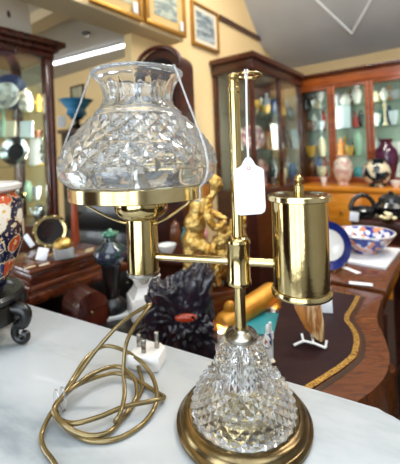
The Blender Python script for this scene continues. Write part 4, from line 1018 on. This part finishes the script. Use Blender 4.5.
# arm
zA = .1905
obj('arm', tube(NB(), [(TX + .02, 0, zA), (-.0130, 0, zA)], .0046, 20), brass_pale, lamp)
obj('arm', tube(NB(), [(.0130, 0, zA), (CXL - .0305, 0, zA)], .0050, 20), brass_pale, lamp)
# canister
zb, zt2 = .1635, .264
font = obj('canister', lathe(NB(), [(0, zb), (.0308, zb), (.0308, zt2), (0, zt2)], 64, T(CXL)), brass, lamp)
lid = obj('lid', lathe(NB(), [(0, zt2), (.0337, zt2), (.0347, zt2+.0008), (.0347, zt2+.0055), (.0337, zt2+.0065), (.012, zt2+.0085), (0, zt2+.0085)], 64, T(CXL)), brass_pale, font)
obj('knob', lathe(NB(), [(0, zt2+.0085), (.0058, zt2+.0085), (.0058, zt2+.0165), (.0032, zt2+.0172), (.0030, zt2+.019), (.0052, zt2+.0215), (.0056, zt2+.0235), (.0046, zt2+.026), (.0018, zt2+.0285), (0, zt2+.029)], 24, T(CXL)), brass, font)
obj('flange', lathe(NB(), [(0, zb-.0065), (.0310, zb-.006), (.0333, zb-.0045), (.0338, zb-.001), (.0325, zb+.0015), (.0308, zb+.002), (0, zb+.002)], 64, T(CXL)), brass_pale, font)
obj('drain_screw', ball(NB(), (CXL, -.012, zb-.009), .0032), brass_pale, font)
# burner tube, cup, gallery
hold = obj('burner_tube', lathe(NB(), [(0, .172), (.0200, .172), (.0200, .240), (0, .240)], 48, T(TX)), brass, lamp)
obj('end_cap', lathe(NB(), [(0, .154), (.004, .154), (.0055, .156), (.0095, .1655), (.0105, .1665), (.0209, .167), (.0215, .1685), (.0215, .172), (.0200, .1725), (0, .1725)], 40, T(TX)), nickel, hold)
obj('cup', lathe(NB(), [(0, .2385), (.0203, .2385), (.0245, .2400), (.0300, .2445), (.0335, .2505), (.0340, .2580), (.0340, .268), (0, .268)], 56, T(TX)), brass, lamp)
for sg_ in (-1, 1):
    e = Vector((sg_*math.cos(.35), -math.sin(.35), 0))
    pp = [Vector((TX, 0, z)) + e*r for r, z in ((.0800, .2668), (.0720, .2600), (.0460, .2440), (.0270, .2352), (.0203, .2335))]
    obj('gallery_strut', tube(NB(), catmull(pp, 4), .0016, 8), brass_pale, lamp)
gal = NB(); lathe(gal, [(.030, .2675), (.0872, .2675), (.0888, .2685), (.0888, .2825), (.0878, .2835), (.0867, .2825), (.0867, .2705), (.030, .2705), (.030, .2675)], 96, T(TX))
obj('gallery', gal, brass_pale, lamp)
obj('bulb_holder', lathe(NB(), [(0, .2705), (.016, .2705), (.016, .29), (.013, .292), (.013, .322), (.0115, .324), (.0115, .308), (0, .308)], 28, T(TX)), nickel, lamp)
# shade
S = smooth_prof([(.0985, .3085), (.0975, .317), (.0945, .325), (.0885, .3355), (.0800, .346), (.0710, .356), (.0620, .3655)], 7)
rows = [(.0850, .2715, False, None), (.0852, .277, False, None), (.0858, .2835, False, None), (.0910, .2875, False, None), (.0950, .2925, False, (.0012, 13, 0)), (.0972, .2980, False, (.0022, 13, 0)), (.0983, .3035, False, (.0012, 13, 0))]
rows += [(r, z, True, None) for r, z in S]
rows += [(.0575, .3690, False, None), (.0545, .3720, False, None), (.0555, .3742, False, None), (.0525, .3765, False, None)]
for r, z, w in ((.0478, .381, .0005), (.0445, .3855, .0010), (.0432, .391, .0013), (.0435, .397, .0013), (.0455, .404, .0010), (.0485, .4105, .0007), (.0530, .4165, .0003)): rows.append((r, z, False, (w, 13, 0)))
rows += [(.0572, .4205, False, None), (.0588, .4230, False, None), (.0584, .4250, False, None)]
inner = [(.0556, .4248), (.0500, .4175), (.0445, .409), (.0405, .400), (.0388, .391), (.0405, .383), (.0450, .376), (.0505, .3695), (.0585, .3605), (.0660, .352), (.0745, .342), (.0825, .332), (.0880, .3225), (.0908, .314), (.0915, .306), (.0900, .297), (.0865, .289), (.0805, .282), (.0795, .277), (.0795, .2715)]
sh = obj('lamp_shade', cut_glass(rows, inner, 52, .0015), crystal, lamp, keep=True)
sh.location = (TX, 0, 0)
# plug and cord
pg = G(146, 373, TZ)
lm = lamp.matrix_basis if False else (Matrix.Translation(base) @ Matrix.Rotation(RL, 4, 'Z') @ Matrix.Rotation(.010, 4, 'Y'))
lin = lm.inverted()
def L_(p): return lin @ Vector(p)
def child(name, bm, m, parent, **k):          # mesh built in world space, stored in the lamp's frame
    for v in bm.verts: v.co = lin @ v.co
    return obj(name, bm, m, parent, **k)
MP = Matrix.Translation((pg.x, pg.y + .022, TZ)) @ Matrix.Rotation(-.25, 4, 'Z')
poly = [(-.025, -.018), (-.015, -.021), (.015, -.021), (.025, -.018), (.025, .012), (.014, .023), (-.014, .023), (-.025, .012)]
bm = NB(); prism(bm, poly, 0, .023, MP, .004); plug = child('plug', bm, white_plastic, lamp)
for x, y, w, d, h in ((-.016, .004, .0034, .0021, .020), (-.002, -.010, .0034, .0021, .020), (.013, .006, .0034, .0022, .025)):
    bm = NB(); box(bm, x-w, x+w, y-d, y+d, .0225, .023 + h, .0006, MP); child('plug_pin', bm, nickel, plug)
def cw(x, y, h): return G(30 + x/2.667, 290 + y/2.667, TZ + h)
cr = .0029
path = [tuple(lm @ Vector((.060, -.0595, .0062))), G(300, 470, TZ + .0035), G(285, 500, TZ + cr), G(200, 530, TZ + cr), G(110, 510, TZ + cr), G(66, 480, TZ + cr), cw(60, 455, cr), cw(38, 425, cr), cw(30, 392, .004), cw(42, 355, .008), cw(62, 320, .012), cw(80, 296, .014),
  # loop A : up and over the back, round the right, along the front
  cw(112, 240, .020), cw(150, 182, .024), cw(195, 151, .026), cw(240, 157, .024), cw(295, 190, .018), cw(330, 240, .012), cw(337, 300, .008), cw(300, 358, cr), cw(235, 396, cr), cw(160, 402, cr), cw(100, 370, .005), cw(72, 330, .008), cw(78, 300, .012),
  # loop B : long ellipse to the right
  cw(120, 258, .016), cw(180, 232, .014), cw(235, 222, .010), cw(290, 244, .006), cw(335, 272, .004), cw(358, 287, .006), cw(325, 296, .012), cw(250, 312, .014), cw(180, 340, .013), cw(110, 356, .012), cw(66, 334, .012), cw(70, 302, .018),
  # loop C : inner
  cw(112, 262, .022), cw(170, 222, .020), cw(232, 204, .016), cw(275, 232, .010), cw(284, 282, .006), cw(255, 330, cr), cw(212, 378, .005), cw(150, 388, .006), cw(92, 360, .014), cw(64, 322, .019), cw(84, 288, .022)]
# tall loop D rises from the bundle, turns over behind and falls to the plug
D0 = cw(84, 288, .022)
path += [P(76, 378, .455), P(98, 348, .475), P(122, 322, .49), P(144, 307.5, .505), P(150.5, 304.5, .512), P(146, 311, .50), P(134, 327, .475), P(126, 345, .455), P(123.5, 372, .445), P(124.5, 395, .425), cw(240, 330, .016), cw(228, 350, .008), cw(260, 330, cr), cw(300, 262, cr), tuple(MP @ Vector((-.006, -.023, .009)))]
pts = catmull([Vector(p) for p in path], 7)
for p in pts:
    if p.z < TZ + cr: p.z = TZ + cr
bm = NB(); tube(bm, pts, cr, 10); cord = child('power_cord', bm, cord_m, lamp)
bm = NB()
tc_ = cw(78, 302, .012)
for k in range(2):
    o = Vector((k*.006 - .003, k*.004, 0))
    tube(bm, [tc_ + o + Vector((.4*.017*math.cos(2*PI*j/20), -.017*math.cos(2*PI*j/20)*.5, .0135*math.sin(2*PI*j/20)+.002)) for j in range(20)], .0017, 8, True)
for p in bm.verts: p.co.z = max(p.co.z, TZ + .0008)
child('cable_tie', bm, clear_tie, cord)
# clear straps holding the shade down
def lw(x, y, z): return lm @ Vector((TX + x, y, z))
strap = thing('clear_strap', 'clear plastic strap tied down over both sides of the crystal shade', 'strap', lw(0, 0, .25))
o0 = strap.location.copy()
for sg_ in (-1, 1):
    a = math.radians(17)
    e = (sg_*math.cos(a), -math.sin(a)*1.0)
    rz_ = [(.0560, .4255), (.0592, .4262), (.0610, .4230), (.0740, .390), (.0890, .354), (.0990, .327), (.1022, .310), (.1015, .298), (.0975, .288), (.0930, .2835), (.0908, .280), (.0906, .2685), (.0880, .2655), (.0840, .2655)]
    pth = catmull([lw(e[0]*r, e[1]*r, z) - o0 for r, z in rz_], 4)
    obj('strap_side', tube(NB(), pth, .0013, 8), clear_tie, strap)
# price tag on string
rg = lm @ Vector((.0175, -.0150, .4095))
hole = P(248.5, 168, .388)
d = hole.y
t = thing('price_tag', 'large blank white price tag on a string hanging from the ring of the lamp', 'price tag', hole)
s = d/F
oc = [(-2.5, 10.5), (2.5, 10.5), (5, 7), (7, 3), (10, 1), (13.5, -.5), (15.2, -3), (15.2, -5), (15.6, -40), (14.5, -44), (11, -46.3), (-9, -47), (-13, -46), (-14.8, -42), (-15.2, -5), (-15.2, -3), (-13.5, -.5), (-10, 1), (-7, 3), (-5, 7)]
M = Matrix.Rotation(.0, 4, 'Y') @ MY
bm = NB(); prism(bm, [(x*s, y*s) for x, y in oc], -.0005, .0005, M); obj('card', bm, white_card, t)
bm = NB(); lathe(bm, [(1.1*s, -.0011), (2.3*s, -.0011), (2.3*s, .0011), (1.1*s, .0011), (1.1*s, -.0011)], 20, MY); obj('eyelet', bm, mat('eyelet_pink', '#c9a9a0', .5), t)
bm = NB()
top = rg - hole
for sx in (-1, 1):
    tube(bm, catmull([(0, -.0012, 0), (sx*.0006, -.001, .01), (sx*.0005, .0, top.z*.4), (top.x + sx*.0006, top.y*.9, top.z*.92), (top.x + sx*.0018, top.y - .0028, top.z), (top.x + sx*.0012, top.y, top.z + .0032), (top.x + sx*.001, top.y + .004, top.z - .006)], 5), .00065, 6)
tube(bm, [(.0018*math.cos(2*PI*k/14), .0018*math.sin(2*PI*k/14)*.6 - .001, .008 + .0003*k) for k in range(14)], .0005, 5)
obj('string', bm, string_m, t)
# upright fill lights added inside the cabinets and bookcase to brighten their shelves
for x in (.05, .52): area('cabinet_fill', KO + U*x + V*.04 + Vector((0, 0, 1.28)), .02, .8, U*.6 + V, 1.8, (1, .95, .86))
for i in range(1, 4): area('cabinet_fill', bk(i*DW, .125, 1.27), .03, .8, U, 1.3, (1, .97, .9))
area('cabinet_fill', LO + U*.93 + V*.05 + Vector((0, 0, 1.25)), .02, .7, V - U, 3, (1, .93, .80))
area('far_room_tube', (pA + pB)/2 - Vector((0, 0, .02)), 1.1, .03, (0, 0, -1), 22, (1, .97, .92)).rotation_euler = (0, 0, math.atan2((pB-pA).y, (pB-pA).x))
# ------------------------------------------------------------------ camera, world, view
cam = bpy.data.cameras.new('camera'); co = bpy.data.objects.new('camera', cam); COL.objects.link(co)
cam.sensor_fit = 'AUTO'; cam.sensor_width = 36.0; cam.lens = F/464*36.0
cam.shift_x = 0.0; cam.shift_y = -(232 - CY)/464
cam.clip_start = 0.01
co.matrix_world = Matrix(((_c, _s, 0, 0), (0, 0, -1, 0), (-_s, _c, 0, HC), (0, 0, 0, 1)))
cam.dof.use_dof = True; cam.dof.focus_distance = .385; cam.dof.aperture_fstop = 6.5
SC.camera = co
w = bpy.data.worlds.new('world'); SC.world = w; w.use_nodes = True
w.node_tree.nodes['Background'].inputs[0].default_value = (.80, .90, 1.0, 1); w.node_tree.nodes['Background'].inputs[1].default_value = 1.2
SC.view_settings.view_transform = 'Standard'; SC.view_settings.look = 'None'; SC.view_settings.gamma = 1.0
SC.view_settings.use_curve_mapping = False; SC.view_settings.exposure = 0.0
cy = SC.cycles
cy.max_bounces = 24; cy.transmission_bounces = 20; cy.glossy_bounces = 8; cy.diffuse_bounces = 5; cy.transparent_max_bounces = 24
cy.sample_clamp_indirect = 8.0; cy.use_denoising = True; cy.caustics_reflective = True; cy.caustics_refractive = True
